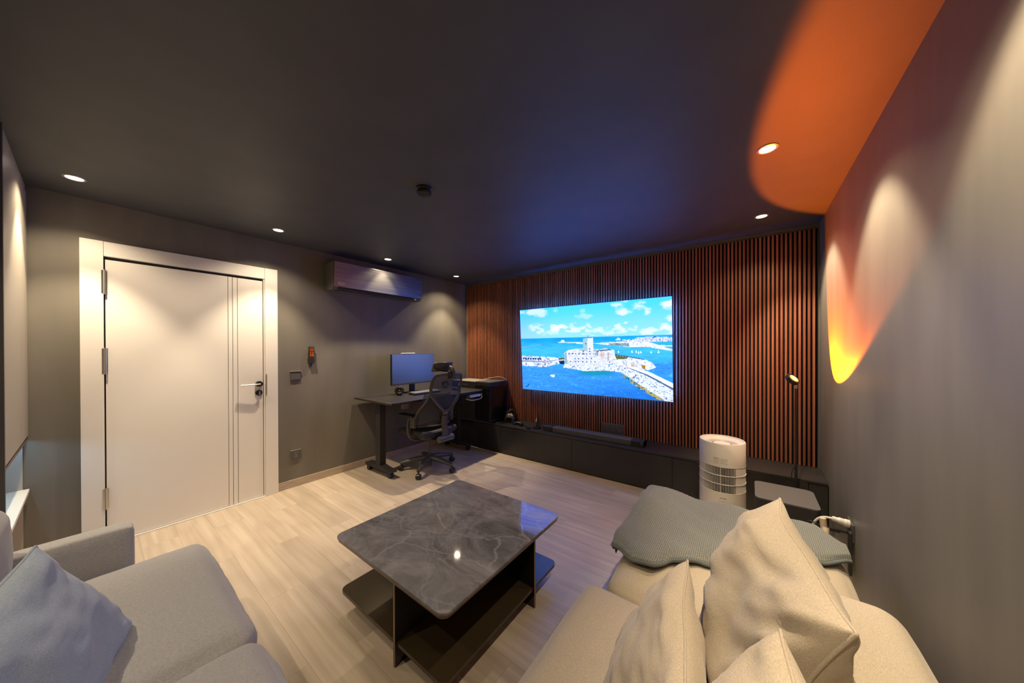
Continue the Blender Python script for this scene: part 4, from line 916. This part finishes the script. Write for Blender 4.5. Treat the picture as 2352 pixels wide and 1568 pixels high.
# pillows on the beige sofa
bm, rim = pillow((3.745, 1.012, .68), (-.13, 1, .03), (.19, -.02, .50), .255, .27, .10, seed=3, wr=.028, pinch=.06)
p1 = tag(obj('throw_pillow', bm, M['beigep'], None, smooth=True, angle=180), 'largest beige pillow slumped against the sofa back beneath the wall socket', 'pillow', 'beige pillows'); obj('piping', piping(rim), M['beigep'], p1, smooth=True, angle=180)
bm, rim = pillow((3.535, .845, .565), (.15, -1, .0), (.21, .05, .45), .27, .19, .070, seed=9, wr=.018, pinch=.07)
p2 = tag(obj('throw_pillow', bm, M['beigep'], None, smooth=True, angle=180), 'narrow beige pillow seen edge-on left of the largest pillow', 'pillow', 'beige pillows'); obj('piping', piping(rim), M['beigep'], p2, smooth=True, angle=180)
bm, rim = pillow((3.72, .525, .655), (-.06, 1, .0), (.16, 0, .50), .235, .235, .085, seed=14, wr=.02, pinch=.06)
p3 = tag(obj('throw_pillow', bm, M['beigep'], None, smooth=True, angle=180), 'beige pillow nearest the camera at the bottom edge, right', 'pillow', 'beige pillows'); obj('piping', piping(rim), M['beigep'], p3, smooth=True, angle=180)

# knitted throw over the ottoman
bm = bmesh.new(); uvl = bm.loops.layers.uv.new('UVMap'); NXb, NYb = 70, 50; G = {}
def thr(s, t_):
    """s along x (front drop .. wall side), t along y (near hem .. far drop)"""
    def lerp(tab, v):
        for (a0, b0), (a1, b1) in zip(tab, tab[1:]):
            if v <= a1: k = (v-a0)/(a1-a0); k = k*k*(3-2*k); return b0+(b1-b0)*k
        return tab[-1][1]
    a = s*.99-.13
    near = lerp([(-.13, 1.60), (.0, 1.49), (.10, 1.425), (.17, 1.42), (.24, 1.52), (.34, 1.585), (.60, 1.72), (.75, 1.90), (.86, 1.99)], a)
    far = lerp([(-.13, 2.18), (.0, 2.20), (.30, 2.33), (.55, 2.36), (.72, 2.30), (.86, 2.08)], a)
    yy = near+(far-near)*t_; top = .468
    if a < 0: x = 3.232-.035*math.sin(min(1, -a/.06)*PI/2); z = top-.04*min(1, -a/.07)**2-max(0, -a-.06)*1.0
    else: x = 3.232+a; z = top
    if yy > 2.225: ex = yy-2.225; yy = 2.225+.03*math.sin(min(1, ex/.05)*PI/2); z -= .03*min(1, ex/.06)+max(0, ex-.05)*.95
    z += .020*noise.noise(Vector((x*3, yy*3, 1)))+.014*noise.noise(Vector((x*7+yy*4, yy*5, 4)))+.018
    z += .026*math.exp(-((a-.05)/.12)**2)*math.exp(-((t_-.75)/.35)**2)
    z -= .016*math.exp(-(t_/.05)**2)
    if a < 0: x += .014*noise.noise(Vector((yy*9, z*3, 2)))
    return Vector((x, yy, z))
for i in range(NXb+1):
    for j in range(NYb+1): G[i, j] = bm.verts.new(thr(i/NXb, j/NYb))
for i in range(NXb):
    for j in range(NYb):
        f = bm.faces.new((G[i, j], G[i+1, j], G[i+1, j+1], G[i, j+1]))
        for lp_, (a, b_) in zip(f.loops, ((i, j), (i+1, j), (i+1, j+1), (i, j+1))): lp_[uvl].uv = (a/NXb, b_/NYb*.85)
bmesh.ops.recalc_face_normals(bm, faces=bm.faces)
geo = bmesh.ops.extrude_face_region(bm, geom=bm.faces[:])
me = bpy.data.meshes.new('throw_blanket'); bmesh.ops.delete(bm, geom=[g for g in geo['geom'] if isinstance(g, bmesh.types.BMFace)], context='FACES_ONLY') if False else None
for g in geo['geom']:
    if isinstance(g, bmesh.types.BMVert): g.co.z += .012; g.co.y -= .004; g.co.x -= .004
th_ = tag(obj('throw_blanket', bm, M['throw'], None, smooth=True, angle=180), 'grey-blue knitted throw folded over the ottoman end of the beige sofa', 'blanket')
hem = [thr(i/NXb, 0)+Vector((-.002, -.004, .004)) for i in range(4, NXb+1)]
obj('hem', tube(hem, .007, 8), M['throw'], th_, smooth=True)
hem = [thr(i/NXb, 0)+Vector((-.002, .010, -.008)) for i in range(5, NXb+1)]
obj('folded_layer', tube(hem, .006, 8), M['throw'], th_, smooth=True)

# ------------------------------------------------------------------ grey sofa at the left, facing the television
sg = thing('grey_sofa', 'grey fabric sofa in the left foreground with a slim armrest', 'sofa', (2.2, .0, 0))
obj('base', rbox((2.30, -.06, .17), (.86, .30, .13), .03, 10), M['greyf'], sg, smooth=True)
def cf(co, p): return co
cush((1.955, .045, .375), (.435, .30, .078), .055, (.025, .012), .010, 21, M['greyf'], parent=sg)
cush((2.775, .045, .375), (.38, .30, .078), .055, (.025, .012), .010, 27, M['greyf'], parent=sg)
obj('armrest', rbox((1.43, -.16, .33), (.052, .28, .27), .022, 16, puff=(.004, .002)), M['greyf'], sg, smooth=True)
cush((2.30, -.40, .46), (.86, .065, .26), .07, (.01, .01), .006, 33, M['greyf'], 'backrest', sg)
cush((1.67, -.265, .645), (.20, .075, .20), .07, (.02, .02), .012, 37, M['greyf'], 'back_cushion', sg)
for x_, y_ in ((1.42, .08), (1.42, -.36), (3.0, .15)): obj('leg', cyl((x_, y_, 0), .018, .05, 12), M['black'], sg)
bm, rim = pillow((2.262, -.088, .60), (.88, -.39, -.29), (.04, -.17, .355), .205, .205, .075, seed=5, wr=.014, pinch=.05)
p4 = tag(obj('throw_pillow', bm, M['greyp'], None, smooth=True, angle=180), 'blue-grey square pillow on the grey sofa', 'pillow'); obj('piping', piping(rim), M['greyp'], p4, smooth=True, angle=180)
